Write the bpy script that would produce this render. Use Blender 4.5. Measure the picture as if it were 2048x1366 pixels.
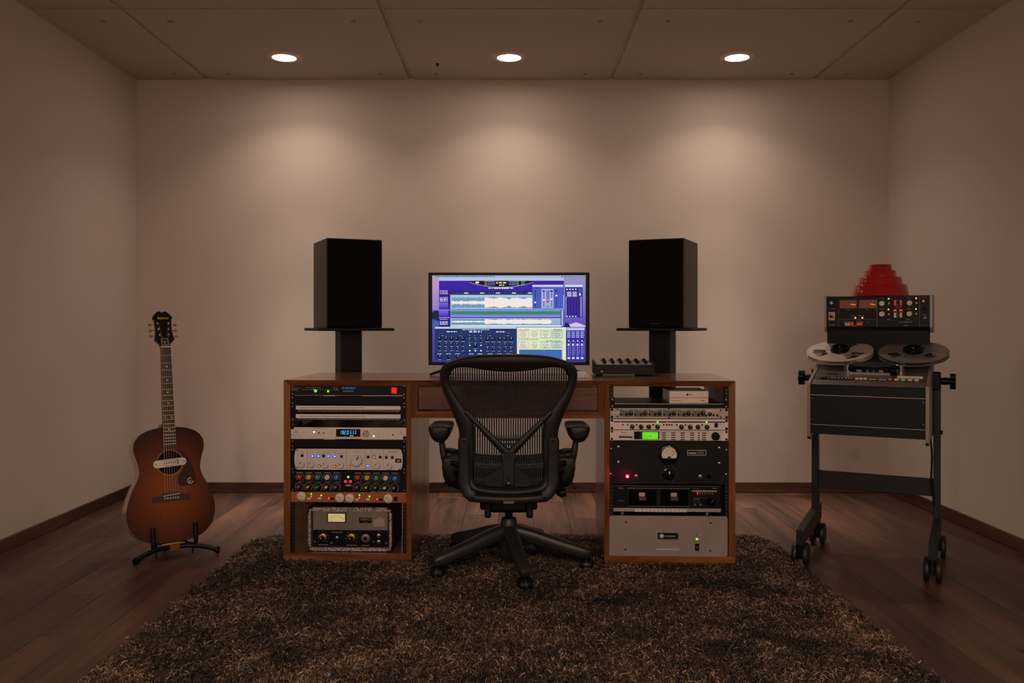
import bpy, bmesh, math, random
import numpy as np
from mathutils import Vector, Matrix

for o in list(bpy.data.objects):
    bpy.data.objects.remove(o)
scene = bpy.context.scene
COL = scene.collection
random.seed(7)
R = math.radians

# ---------------------------------------------------------------- camera
FOC = 1750.0            # focal length in pixels of the 2048 x 1366 frame
cam_data = bpy.data.cameras.new('camera')
cam_data.sensor_width = 36.0
cam_data.lens = FOC / 2048 * 36.0
cam_data.shift_y = -33 / 2048
cam_data.clip_start = 0.05
cam = bpy.data.objects.new('camera', cam_data)
cam.location = (0, 0, 1.0)
cam.rotation_euler = (R(90), 0, 0)
COL.objects.link(cam)
scene.camera = cam

# ---------------------------------------------------------------- world, exposure
world = bpy.data.worlds.new('world')
scene.world = world
world.use_nodes = True
world.node_tree.nodes['Background'].inputs[0].default_value = (1.0, 0.8, 0.62, 1)
world.node_tree.nodes['Background'].inputs[1].default_value = 0.0
scene.view_settings.view_transform = 'Standard'
scene.view_settings.look = 'None'
scene.view_settings.exposure = 0.0
scene.view_settings.gamma = 1.0
scene.view_settings.use_curve_mapping = False
scene.cycles.use_denoising = True
scene.cycles.max_bounces = 6
scene.cycles.diffuse_bounces = 4
scene.cycles.glossy_bounces = 3
scene.cycles.adaptive_threshold = 0.08
scene.cycles.sample_clamp_indirect = 4.0

# ---------------------------------------------------------------- downlights' light and added rear fill
ROOM_X0, ROOM_X1, ROOM_Y0, ROOM_Y1, ROOM_H = -2.242, 2.248, -1.6, 5.224, 2.464
LAMP_COLOR = (1.0, 0.81, 0.70)
def downlight_or_fill(x, y, power, spread):
    d = bpy.data.lights.new('downlight_or_fill_beam', 'AREA')
    d.shape = 'DISK'; d.size = 0.115; d.energy = power; d.color = LAMP_COLOR
    d.spread = R(spread)
    o = bpy.data.objects.new('downlight_or_fill_beam', d)
    o.location = (x, y, ROOM_H - 0.022)
    COL.objects.link(o)
    return o
DOWNLIGHTS = [(-1.243, 4.775), (-0.016, 4.775), (1.228, 4.775)]
for x, y in DOWNLIGHTS:
    downlight_or_fill(x, y, 2.9, 125)          # the lamp's beam
    downlight_or_fill(x, y, 1.6, 62)           # its bright core, straight down
    downlight_or_fill(x, y, 3.0, 42)
    downlight_or_fill(x, y, 1.8, 180)          # what its lens scatters sideways
# unseen fill lamps, added along the rear wall to brighten the gear fronts
for x in (-1.235, 0.0, 1.235):
    downlight_or_fill(x, -1.15, 45.0, 170)

# ---------------------------------------------------------------- materials
def lin(h):
    h = h.lstrip('#')
    out = []
    for i in (0, 2, 4):
        c = int(h[i:i + 2], 16) / 255
        out.append(c / 12.92 if c <= 0.04045 else ((c + 0.055) / 1.055) ** 2.4)
    return tuple(out) + (1.0,)

MATS = {}
def mat(name, color, rough=0.5, metal=0.0, emit=0.0, emit_color=None, coat=0.0, noise=0.0,
        nscale=40.0, bump=0.0, bscale=200.0, stretch=(1, 1, 1), spec=0.5):
    if name in MATS:
        return MATS[name]
    m = bpy.data.materials.new(name)
    m.use_nodes = True
    nt = m.node_tree
    b = nt.nodes['Principled BSDF']
    if isinstance(color, str):
        color = lin(color)
    b.inputs['Base Color'].default_value = color
    b.inputs['Roughness'].default_value = rough
    b.inputs['Metallic'].default_value = metal
    b.inputs['Coat Weight'].default_value = coat
    b.inputs['Specular IOR Level'].default_value = spec
    if emit:
        b.inputs['Emission Color'].default_value = emit_color or color
        b.inputs['Emission Strength'].default_value = emit
        m.cycles.emission_sampling = 'NONE'      # tiny lamps: no use sampling them as lights
    if noise or bump:
        tc = nt.nodes.new('ShaderNodeTexCoord')
        mp = nt.nodes.new('ShaderNodeMapping')
        mp.inputs['Scale'].default_value = stretch
        nt.links.new(tc.outputs['Object'], mp.inputs['Vector'])
        if noise:
            n = nt.nodes.new('ShaderNodeTexNoise')
            n.inputs['Scale'].default_value = nscale
            n.inputs['Detail'].default_value = 6
            nt.links.new(mp.outputs[0], n.inputs['Vector'])
            mr = nt.nodes.new('ShaderNodeMapRange')
            mr.inputs['From Min'].default_value = 0.25
            mr.inputs['From Max'].default_value = 0.75
            mr.inputs['To Min'].default_value = 1 - noise
            mr.inputs['To Max'].default_value = 1 + noise
            nt.links.new(n.outputs['Fac'], mr.inputs['Value'])
            mx = nt.nodes.new('ShaderNodeVectorMath'); mx.operation = 'SCALE'
            mx.inputs[0].default_value = color[:3]
            nt.links.new(mr.outputs[0], mx.inputs['Scale'])
            nt.links.new(mx.outputs[0], b.inputs['Base Color'])
        if bump:
            n2 = nt.nodes.new('ShaderNodeTexNoise')
            n2.inputs['Scale'].default_value = bscale
            n2.inputs['Detail'].default_value = 4
            nt.links.new(mp.outputs[0], n2.inputs['Vector'])
            bp = nt.nodes.new('ShaderNodeBump')
            bp.inputs['Strength'].default_value = bump
            bp.inputs['Distance'].default_value = 0.002
            nt.links.new(n2.outputs['Fac'], bp.inputs['Height'])
            nt.links.new(bp.outputs[0], b.inputs['Normal'])
    MATS[name] = m
    return m

def wood(name, dark, light, axis, scale=1.0, rough=0.3, coat=0.3, per_object=False, spread=0.5):
    """wood grain running along one axis of the object"""
    if name in MATS:
        return MATS[name]
    m = bpy.data.materials.new(name)
    m.use_nodes = True
    nt = m.node_tree; L = nt.links
    b = nt.nodes['Principled BSDF']
    tc = nt.nodes.new('ShaderNodeTexCoord')
    mp = nt.nodes.new('ShaderNodeMapping')
    sc = {'x': (1.2, 14, 14), 'y': (14, 1.2, 14), 'z': (14, 14, 1.2)}[axis]
    mp.inputs['Scale'].default_value = [c * scale for c in sc]
    src = tc.outputs['Object']
    if per_object:
        oi = nt.nodes.new('ShaderNodeObjectInfo')
        vm = nt.nodes.new('ShaderNodeVectorMath'); vm.operation = 'MULTIPLY_ADD'
        cmb = nt.nodes.new('ShaderNodeCombineXYZ')
        for k in range(3):
            L.new(oi.outputs['Random'], cmb.inputs[k])
        L.new(cmb.outputs[0], vm.inputs[0])
        vm.inputs[1].default_value = (17.0, 31.0, 23.0)
        L.new(tc.outputs['Object'], vm.inputs[2])
        src = vm.outputs[0]
    L.new(src, mp.inputs['Vector'])
    n = nt.nodes.new('ShaderNodeTexNoise')
    n.inputs['Scale'].default_value = 1.0
    n.inputs['Detail'].default_value = 9
    n.inputs['Roughness'].default_value = 0.62
    n.inputs['Distortion'].default_value = 0.6
    L.new(mp.outputs[0], n.inputs['Vector'])
    n2 = nt.nodes.new('ShaderNodeTexNoise')
    n2.inputs['Scale'].default_value = 6.0
    n2.inputs['Detail'].default_value = 5
    L.new(mp.outputs[0], n2.inputs['Vector'])
    ad = nt.nodes.new('ShaderNodeMath'); ad.operation = 'MULTIPLY_ADD'
    L.new(n2.outputs['Fac'], ad.inputs[0]); ad.inputs[1].default_value = 0.35
    L.new(n.outputs['Fac'], ad.inputs[2])
    cr = nt.nodes.new('ShaderNodeValToRGB')
    cr.color_ramp.elements[0].position = 0.48; cr.color_ramp.elements[0].color = lin(dark)
    cr.color_ramp.elements[1].position = 0.48 + spread * 0.8; cr.color_ramp.elements[1].color = lin(light)
    L.new(ad.outputs[0], cr.inputs['Fac'])
    out = cr.outputs['Color']
    if per_object:
        hv = nt.nodes.new('ShaderNodeHueSaturation')
        mr = nt.nodes.new('ShaderNodeMapRange')
        mr.inputs['To Min'].default_value = 0.72; mr.inputs['To Max'].default_value = 1.25
        L.new(oi.outputs['Random'], mr.inputs['Value'])
        L.new(mr.outputs[0], hv.inputs['Value'])
        L.new(out, hv.inputs['Color'])
        out = hv.outputs['Color']
    L.new(out, b.inputs['Base Color'])
    b.inputs['Roughness'].default_value = rough
    b.inputs['Coat Weight'].default_value = coat
    b.inputs['Coat Roughness'].default_value = 0.15
    bp = nt.nodes.new('ShaderNodeBump')
    bp.inputs['Strength'].default_value = 0.12; bp.inputs['Distance'].default_value = 0.001
    L.new(ad.outputs[0], bp.inputs['Height'])
    L.new(bp.outputs[0], b.inputs['Normal'])
    MATS[name] = m
    return m

def attr_mat(name, emission=0.0, rough=0.5):
    """colour from the mesh's own print colours"""
    if name in MATS:
        return MATS[name]
    m = bpy.data.materials.new(name)
    m.use_nodes = True
    nt = m.node_tree
    b = nt.nodes['Principled BSDF']
    a = nt.nodes.new('ShaderNodeAttribute'); a.attribute_name = 'Col'
    if emission:
        b.inputs['Base Color'].default_value = (0.01, 0.01, 0.012, 1)
        nt.links.new(a.outputs['Color'], b.inputs['Emission Color'])
        b.inputs['Emission Strength'].default_value = emission
    else:
        nt.links.new(a.outputs['Color'], b.inputs['Base Color'])
    b.inputs['Roughness'].default_value = rough
    if emission:
        b.inputs['Specular IOR Level'].default_value = 0.08     # anti-glare screen
    MATS[name] = m
    return m

# plain materials
M_WALL = mat('wall_paint', '#c8bbae', 0.85, noise=0.015, nscale=2.0, bump=0.05, bscale=350)
M_CEIL = mat('ceiling_panel_paint', '#b9aea1', 0.75, noise=0.02, nscale=3.0)
M_BOLT = mat('panel_plug', '#8d8276', 0.6)
M_BASEB = wood('baseboard_wood', '#2b180f', '#62402f', 'x', 0.8, rough=0.4, coat=0.1)
M_BASEB_Y = wood('baseboard_wood_side', '#2b180f', '#62402f', 'y', 0.8, rough=0.4, coat=0.1)
M_PLANK = wood('floor_plank_wood', '#22150f', '#6b4939', 'y', 0.75, rough=0.42, coat=0.08, per_object=True, spread=0.55)
M_FLOOR = mat('subfloor', '#120c09', 0.9)
M_DESK_X = wood('desk_wood_x', '#52270f', '#a06a40', 'x', 0.9, rough=0.25, coat=0.6)
M_DESK_Z = wood('desk_wood_z', '#4c250f', '#96602f', 'z', 0.9, rough=0.3, coat=0.4)
M_DRAWER = wood('drawer_wood', '#381608', '#7c4220', 'x', 0.8, rough=0.35, coat=0.3)
M_BLACK = mat('black_paint', '#0d0c0b', 0.5, spec=0.25)
M_PANELBLK = mat('black_anodised', '#111110', 0.5, noise=0.1, nscale=30, spec=0.25)
M_SATIN = mat('black_satin', '#080808', 0.45, spec=0.2)
M_GLOSSBLK = mat('black_gloss', '#060606', 0.15, spec=0.3)
M_GRILLE = mat('speaker_grille_cloth', '#171412', 0.95, spec=0.1, bump=0.4, bscale=1500)
M_SPKWOOD = wood('black_ash', '#0a0908', '#242120', 'z', 1.2, rough=0.45, coat=0.1)
M_SILVER = mat('brushed_silver', '#e2d8cf', 0.4, 0.25, noise=0.06, nscale=6, stretch=(1, 30, 60))
M_SILVER_D = mat('grey_aluminium', '#b0a79f', 0.42, 0.35, noise=0.06, nscale=6, stretch=(1, 30, 60))
M_SILVERP = mat('silver_paint', '#ddd3ca', 0.42, 0.1)
M_CHROME = mat('chrome', '#e4e2df', 0.15, 1.0)
M_STEEL = mat('steel', '#b5b0aa', 0.3, 0.9)
M_WHITE = mat('white_print', '#e8e2da', 0.6)
M_CREAM = mat('cream_plastic', '#e3d6b8', 0.45)
M_DARKHOLE = mat('dark_hole', '#040404', 0.9)
M_COPPER = mat('copper_panel', '#b8764a', 0.35, 0.6, noise=0.08, nscale=20)
M_TAN = mat('tan_print', '#8a6b50', 0.6)
def led(name, color, s):
    return mat('led_' + name, color, 0.4, emit=s, emit_color=lin(color))
L_GREEN = led('green', '#63ff1a', 2.2)
L_RED = led('red', '#ff1030', 2.0)
L_AMBER = led('amber', '#ffb437', 1.8)
L_ORANGE = led('orange', '#ff5a16', 1.5)
L_BLUE = led('blue', '#4a5cff', 2.2)
L_WHITE = led('white', '#dfe4ff', 1.8)
L_CYAN = led('cyan', '#3ca6ff', 1.3)
M_KRED = mat('knob_red', '#c02434', 0.4)
M_KYEL = mat('knob_yellow', '#d8a818', 0.4)
M_KGRN = mat('knob_green', '#2f9a58', 0.4)
M_KWHT = mat('knob_white', '#ddd3d6', 0.4)
M_KBLU = mat('knob_blue', '#1f7bd0', 0.4)
M_REDBTN = mat('red_button', '#d43a26', 0.4, emit=0.25)
M_PRINT = attr_mat('flat_print', 0)
M_SCREEN = attr_mat('screen_pixels', 0.95, 0.25)

# ---------------------------------------------------------------- mesh helpers
class MB:
    def __init__(self):
        self.v = []; self.f = []; self.mi = []; self.col = None
    def add(self, vs, fs, mi=0, M=None):
        n = len(self.v)
        if M is not None:
            vs = [tuple(M @ Vector(p)) for p in vs]
        self.v.extend([tuple(p) for p in vs])
        self.f.extend([tuple(i + n for i in f) for f in fs])
        self.mi.extend([mi] * len(fs))
        return self
    def box(self, x0, x1, y0, y1, z0, z1, mi=0, M=None):
        vs = [(x0, y0, z0), (x1, y0, z0), (x1, y1, z0), (x0, y1, z0), (x0, y0, z1), (x1, y0, z1), (x1, y1, z1), (x0, y1, z1)]
        fs = [(3, 2, 1, 0), (4, 5, 6, 7), (0, 1, 5, 4), (1, 2, 6, 5), (2, 3, 7, 6), (3, 0, 4, 7)]
        return self.add(vs, fs, mi, M)
    def rbox(self, x0, x1, y0, y1, z0, z1, r=0.003, seg=2, mi=0, M=None):
        vs, fs = _rbox(round(x1 - x0, 6), round(y1 - y0, 6), round(z1 - z0, 6), r, seg)
        T = Matrix.Translation(((x0 + x1) / 2, (y0 + y1) / 2, (z0 + z1) / 2))
        if M is not None:
            T = M @ T
        return self.add(vs, fs, mi, T)
    def lathe(self, prof, n=24, axis='z', mi=0, M=None, cap=True):
        """prof: list of (radius, height) along the axis; '-y' points to the viewer"""
        vs = []; fs = []
        for r, h in prof:
            for k in range(n):
                a = 2 * math.pi * k / n
                c, s = r * math.cos(a), r * math.sin(a)
                vs.append({'z': (c, s, h), '-y': (c, -h, s), 'x': (h, c, s), 'y': (c, h, -s)}[axis])
        m = len(prof)
        for i in range(m - 1):
            for k in range(n):
                k2 = (k + 1) % n
                fs.append((i * n + k, i * n + k2, (i + 1) * n + k2, (i + 1) * n + k))
        if cap:
            fs.append(tuple(range(n - 1, -1, -1)))
            fs.append(tuple((m - 1) * n + k for k in range(n)))
        return self.add(vs, fs, mi, M)
    def prism(self, pts, y0, y1, mi=0, M=None):
        """outline in x,z (counter-clockwise seen from -y), extruded along y"""
        n = len(pts)
        vs = [(p[0], y0, p[1]) for p in pts] + [(p[0], y1, p[1]) for p in pts]
        fs = [tuple(range(n)), tuple(range(2 * n - 1, n - 1, -1))]
        for i in range(n):
            j = (i + 1) % n
            fs.append((j, i, n + i, n + j))
        return self.add(vs, fs, mi, M)
    def tube(self, path, r, n=10, mi=0, M=None, flat=None, cap=True, up=(0, 0, 1)):
        """tube along a path; r number or list; flat = (a, b) cross-section half sizes"""
        P = [Vector(p) for p in path]
        vs = []; fs = []
        prev = None
        for i, p in enumerate(P):
            d = (P[min(i + 1, len(P) - 1)] - P[max(i - 1, 0)]).normalized()
            if prev is None:
                u = Vector(up)
                if abs(u.dot(d)) > 0.95:
                    u = Vector((1, 0, 0))
                a = (u - d * u.dot(d)).normalized()
            else:
                a = (prev - d * prev.dot(d)).normalized()
            prev = a
            b = d.cross(a)
            rr = r[i] if isinstance(r, (list, tuple)) else r
            ra, rb = (flat[0] * rr, flat[1] * rr) if flat else (rr, rr)
            for k in range(n):
                t = 2 * math.pi * k / n
                ct, st = math.cos(t), math.sin(t)
                if flat:
                    e = 0.6
                    ct = math.copysign(abs(ct) ** e, ct); st = math.copysign(abs(st) ** e, st)
                vs.append(p + a * (ra * ct) + b * (rb * st))
        for i in range(len(P) - 1):
            for k in range(n):
                k2 = (k + 1) % n
                fs.append((i * n + k, i * n + k2, (i + 1) * n + k2, (i + 1) * n + k))
        if cap:
            fs.append(tuple(range(n - 1, -1, -1)))
            fs.append(tuple((len(P) - 1) * n + k for k in range(n)))
        return self.add(vs, fs, mi, M)
    def quad(self, a, b, c, d, mi=0):
        return self.add([a, b, c, d], [(0, 1, 2, 3)], mi)
    def mesh(self, name, mats, smooth=None):
        me = bpy.data.meshes.new(name)
        me.from_pydata(self.v, [], self.f)
        for m in (mats if isinstance(mats, (list, tuple)) else [mats]):
            me.materials.append(m)
        if max(self.mi, default=0):
            me.polygons.foreach_set('material_index', self.mi)
        if smooth:
            me.polygons.foreach_set('use_smooth', [True] * len(me.polygons))
            me.set_sharp_from_angle(angle=R(smooth))
        me.update()
        return me
    def build(self, name, mats, parent=None, loc=(0, 0, 0), rot=None, smooth=None):
        return link(name, self.mesh(name, mats, smooth), parent, loc, rot)

_RB = {}
def _rbox(sx, sy, sz, r, seg):
    k = (sx, sy, sz, r, seg)
    if k not in _RB:
        bm = bmesh.new()
        bmesh.ops.create_cube(bm, size=1.0)
        bmesh.ops.scale(bm, vec=(sx, sy, sz), verts=bm.verts)
        bmesh.ops.bevel(bm, geom=list(bm.edges), offset=min(r, 0.49 * min(sx, sy, sz)), segments=seg, profile=0.5, affect='EDGES')
        bm.verts.index_update()
        _RB[k] = ([tuple(v.co) for v in bm.verts], [tuple(v.index for v in f.verts) for f in bm.faces])
        bm.free()
    return _RB[k]

def link(name, me, parent=None, loc=(0, 0, 0), rot=None):
    o = bpy.data.objects.new(name, me)
    COL.objects.link(o)
    if parent is not None:
        o.parent = parent
    o.location = loc
    if rot:
        o.rotation_euler = rot
    return o

def tag(o, label, cat, group=None):
    o['label'] = label; o['category'] = cat
    if group:
        o['group'] = group
    return o
def thing(name, label, cat, loc=(0, 0, 0), rotz=0.0, group=None):
    o = bpy.data.objects.new(name, None)
    o.empty_display_size = 0.05
    COL.objects.link(o)
    o.location = loc; o.rotation_euler = (0, 0, rotz)
    return tag(o, label, cat, group)
def structure(o):
    o['kind'] = 'structure'
    return o

_TXT = {}
def text(s, cap, m, parent, x, z, y=-0.0004, align='CENTER', shear=0.0, bold=0.0, xs=1.0, name='lettering', rot=None):
    """flat lettering with the given capital height, facing -y"""
    key = (s, cap, m.name, align, shear, bold)
    if key not in _TXT:
        c = bpy.data.curves.new('lettering', 'FONT')
        c.body = s; c.size = cap / 0.72; c.align_x = align; c.align_y = 'CENTER'
        c.shear = shear; c.offset = bold; c.resolution_u = 2; c.extrude = 0.0002
        t = bpy.data.objects.new('lettering_tmp', c)
        me = bpy.data.meshes.new_from_object(t)
        me.name = 'lettering'
        me.materials.clear(); me.materials.append(m)
        bpy.data.objects.remove(t)
        _TXT[key] = me
    o = link(name, _TXT[key], parent, (x, y, z), rot or (R(90), 0, 0))
    o.scale = (xs, 1, 1)
    return o

_KN = {}
def knob_mesh(r, h, body, cap=None, pointer=None, skirt=False, n=20):
    k = (round(r, 5), round(h, 5), body.name, cap.name if cap else '', pointer.name if pointer else '', skirt)
    if k not in _KN:
        b = MB()
        if skirt:
            b.lathe([(r * 1.0, 0), (r * 1.0, h * 0.18), (r * 0.72, h * 0.3), (r * 0.66, h * 0.92), (r * 0.58, h)], n, '-y')
            rt = r * 0.58
        else:
            b.lathe([(r, 0), (r * 0.97, h * 0.85), (r * 0.86, h)], n, '-y')
            rt = r * 0.86
        if cap:
            b.lathe([(rt * 0.92, h), (rt * 0.9, h + 0.0006)], n, '-y', mi=1)
        if pointer:
            w = max(r * 0.09, 0.0006)
            b.box(-w, w, -h - 0.0012, -h + 0.0002, rt * 0.15, rt * 0.95, mi=2 if cap else 1)
        ms = [body] + ([cap] if cap else []) + ([pointer] if pointer else [])
        _KN[k] = b.mesh('knob', ms, 40)
    return _KN[k]

def resample(pts, n, closed=False):
    """Catmull-Rom curve through 2-D or 3-D points"""
    P = [np.array(p, float) for p in pts]
    m = len(P); out = []
    segs = m if closed else m - 1
    per = max(1, n // segs)
    for i in range(segs):
        if closed:
            a, b, c, d = P[(i - 1) % m], P[i], P[(i + 1) % m], P[(i + 2) % m]
        else:
            a, b, c, d = P[max(i - 1, 0)], P[i], P[i + 1], P[min(i + 2, m - 1)]
        for k in range(per):
            t = k / per
            out.append(0.5 * ((2 * b) + (-a + c) * t + (2 * a - 5 * b + 4 * c - d) * t * t + (-a + 3 * b - 3 * c + d) * t ** 3))
    if not closed:
        out.append(P[-1])
    return [tuple(p) for p in out]

class Paint:
    """flat coloured shapes stacked in thin layers on a surface facing -y"""
    def __init__(self, step=0.00012):
        self.v = []; self.f = []; self.c = []; self.layer = 0; self.step = step
    def poly(self, pts, color, layer=None):
        if layer is None:
            layer = self.layer
        c = lin(color) if isinstance(color, str) else color
        n = len(self.v)
        self.v.extend([(p[0], -layer * self.step, p[1]) for p in pts])
        self.f.append(tuple(range(n, n + len(pts))))
        self.c.extend([c if not isinstance(c, list) else c[i] for i in range(len(pts))])
    def rect(self, x0, x1, z0, z1, color, layer=None):
        self.poly([(x0, z0), (x1, z0), (x1, z1), (x0, z1)], color, layer)
    def grad(self, x0, x1, z0, z1, c_bot, c_top, layer=None):
        a, b = lin(c_bot), lin(c_top)
        n = len(self.v); l = self.layer if layer is None else layer
        self.v.extend([(x0, -l * self.step, z0), (x1, -l * self.step, z0), (x1, -l * self.step, z1), (x0, -l * self.step, z1)])
        self.f.append((n, n + 1, n + 2, n + 3)); self.c.extend([a, a, b, b])
    def disc(self, x, z, r, color, layer=None, n=10):
        self.poly([(x + r * math.cos(2 * math.pi * k / n), z + r * math.sin(2 * math.pi * k / n)) for k in range(n)], color, layer)
    def arc(self, x, z, r, w, a0, a1, color, layer=None, n=14):
        for k in range(n):
            t0 = a0 + (a1 - a0) * k / n; t1 = a0 + (a1 - a0) * (k + 1) / n
            self.poly([(x + r * math.cos(t0), z + r * math.sin(t0)), (x + r * math.cos(t1), z + r * math.sin(t1)),
                       (x + (r - w) * math.cos(t1), z + (r - w) * math.sin(t1)), (x + (r - w) * math.cos(t0), z + (r - w) * math.sin(t0))], color, layer)
    def words(self, x0, x1, z, h, color, layer=None, rnd=random):
        """a line of print too fine to read"""
        x = x0
        while x < x1:
            w = min(rnd.uniform(1.2, 4.0) * h, x1 - x)
            self.rect(x, x + w, z - h / 2, z + h / 2, color, layer)
            x += w + 0.8 * h
    def build(self, name, material, parent, loc=(0, 0, 0), rot=None):
        me = bpy.data.meshes.new(name)
        me.from_pydata(self.v, [], self.f)
        me.materials.append(material)
        at = me.color_attributes.new('Col', 'FLOAT_COLOR', 'POINT')
        at.data.foreach_set('color', [q for c in self.c for q in c])
        # faces towards -y
        me.update()
        bad = [p.index for p in me.polygons if p.normal.y > 0]
        if bad:
            bm = bmesh.new(); bm.from_mesh(me); bm.faces.ensure_lookup_table()
            bmesh.ops.reverse_faces(bm, faces=[bm.faces[i] for i in bad])
            bm.to_mesh(me); bm.free()
        o = link(name, me, parent, loc, rot)
        o['kind'] = 'stuff'          # fine print: too small to pick apart
        return o
# ================================================================ THE ROOM
floor = structure(MB().box(ROOM_X0, ROOM_X1, ROOM_Y0, ROOM_Y1, -0.05, -0.006).build('floor', M_FLOOR))
PW, PL = 0.181, 1.22
plank_me = {}
ix = 0
x = ROOM_X0
while x < ROOM_X1 - 0.01:
    w = min(PW, ROOM_X1 - x)
    off = (ix * 0.437) % PL
    y = 0.9 - off
    while y < ROOM_Y1 - 0.001:
        a = max(y, 0.5); b = min(y + PL, ROOM_Y1)
        if b - a > 0.02:
            k = (round(w, 3), round(b - a, 3))
            if k not in plank_me:
                plank_me[k] = MB().rbox(0.0006, w - 0.0006, 0.0006, b - a - 0.0006, -0.008, 0.0, 0.0012, 1).mesh('plank', M_PLANK)
            link('plank', plank_me[k], floor, (x, a, 0))
        y += PL
    x += PW; ix += 1
MB_ = MB().box(ROOM_X0, ROOM_X1, ROOM_Y0, 0.5, -0.007, 0.0)
MB_.build('plank', M_PLANK, floor)

structure(MB().box(ROOM_X0 - 0.1, ROOM_X1 + 0.1, ROOM_Y1, ROOM_Y1 + 0.1, -0.05, ROOM_H + 0.05).build('wall_back', M_WALL))
structure(MB().box(ROOM_X0 - 0.1, ROOM_X0, ROOM_Y0, ROOM_Y1, -0.05, ROOM_H + 0.05).build('wall_left', M_WALL))
structure(MB().box(ROOM_X1, ROOM_X1 + 0.1, ROOM_Y0, ROOM_Y1, -0.05, ROOM_H + 0.05).build('wall_right', M_WALL))
structure(MB().box(ROOM_X0 - 0.1, ROOM_X1 + 0.1, ROOM_Y0 - 0.1, ROOM_Y0, -0.05, ROOM_H + 0.05).build('wall_rear', M_WALL))
BH, BT = 0.062, 0.012
structure(MB().rbox(ROOM_X0, ROOM_X1, ROOM_Y1 - BT, ROOM_Y1, 0, BH, 0.004, 2).build('baseboard_back', M_BASEB))
structure(MB().rbox(ROOM_X0, ROOM_X0 + BT, 0.5, ROOM_Y1 - BT, 0, BH, 0.004, 2).build('baseboard_left', M_BASEB_Y))
structure(MB().rbox(ROOM_X1 - BT, ROOM_X1, 0.5, ROOM_Y1 - BT, 0, BH, 0.004, 2).build('baseboard_right', M_BASEB_Y))

ceiling = structure(MB().box(ROOM_X0, ROOM_X1, ROOM_Y0, ROOM_Y1, ROOM_H + 0.010, ROOM_H + 0.05).build('ceiling', M_CEIL))
GAP = 0.012
cols = [ROOM_X0, -1.809, -0.603, 0.588, 1.794, ROOM_X1]
rows = [ROOM_Y1, 4.05, 2.85, 1.65, 0.45, -0.74, min(ROOM_Y0, -0.78)]
bolt_me = MB().lathe([(0.0135, 0), (0.0125, -0.0035), (0.009, -0.0045)], 14).mesh('bolt', M_BOLT, 40)
for i in range(5):
    for j in range(6):
        x0 = cols[i] + (GAP if i else 0.0); x1 = cols[i + 1] - (GAP if i < 4 else 0.0)
        y1 = rows[j] - (0.005 if j else 0.0); y0 = rows[j + 1] + 0.005
        p = MB().rbox(x0, x1, y0, y1, ROOM_H, ROOM_H + 0.0115, 0.002, 1).build('ceiling_panel', M_CEIL, ceiling)
        if j == 0:
            ins = 0.15
            for bx in ([x0 + ins] if i else []) + ([x1 - ins] if i < 4 else []):
                for by in (y0 + 0.16, y1 - 0.125):
                    link('bolt', bolt_me, p, (bx, by, ROOM_H))
            if i == 2:
                MB().lathe([(0.008, 0), (0.007, -0.012), (0.003, -0.015)], 10).build('dark_mark', mat('dark_mark_brown', '#2a1510', 0.8), p, (-0.417, 4.9, ROOM_H))  # small dark mark on the panel, built as a raised stub

M_LENS = mat('lamp_lens', '#fff4e6', 0.5, emit=9.0, emit_color=(1.0, 0.93, 0.84, 1))
M_TRIM = mat('lamp_trim', '#d8cbbd', 0.5)
where = ['left of the three, over the guitar side', 'middle of the three, above the monitor', 'right of the three, towards the tape machine']
for (x, y), w in zip(DOWNLIGHTS, where):
    t = thing('recessed_downlight', 'round recessed ceiling downlight, ' + w, 'downlight', (x, y, ROOM_H), 0, 'ceiling downlights')
    MB().lathe([(0.062, -0.002), (0.066, -0.008), (0.078, -0.009), (0.092, -0.004), (0.095, 0.0)], 40, cap=False).build('trim_ring', M_TRIM, t, smooth=50)
    MB().lathe([(0.0625, -0.001), (0.0625, -0.004)], 40).build('lens', M_LENS, t)

# ================================================================ SHAG RUG
RX0, RX1, RY0, RY1 = -1.175, 1.175, 0.9, 4.06
def rug_outline(grow=0.0, n=10, r=0.16):
    pts = []
    for cx, cy, a0 in ((RX1 - r, RY1 - r, 0), (RX0 + r, RY1 - r, 90), (RX0 + r, RY0 + r, 180), (RX1 - r, RY0 + r, 270)):
        for k in range(n + 1):
            a = R(a0 + 90 * k / n)
            pts.append((cx + (r + grow) * math.cos(a), cy + (r + grow) * math.sin(a)))
    return pts
rug = thing('shag_rug', 'dark brown shag rug with deep mottled pile under desk and chair', 'rug', (0, 0, 0))
ro = rug_outline()
b = MB(); n = len(ro)
b.add([(p[0], p[1], 0.0005) for p in ro] + [(p[0], p[1], 0.008) for p in ro],
      [tuple(range(n - 1, -1, -1)), tuple(range(n, 2 * n))] + [(i, (i + 1) % n, n + (i + 1) % n, n + i) for i in range(n)])
b.build('backing', mat('rug_backing', '#2a1f18', 0.95), rug)

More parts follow.
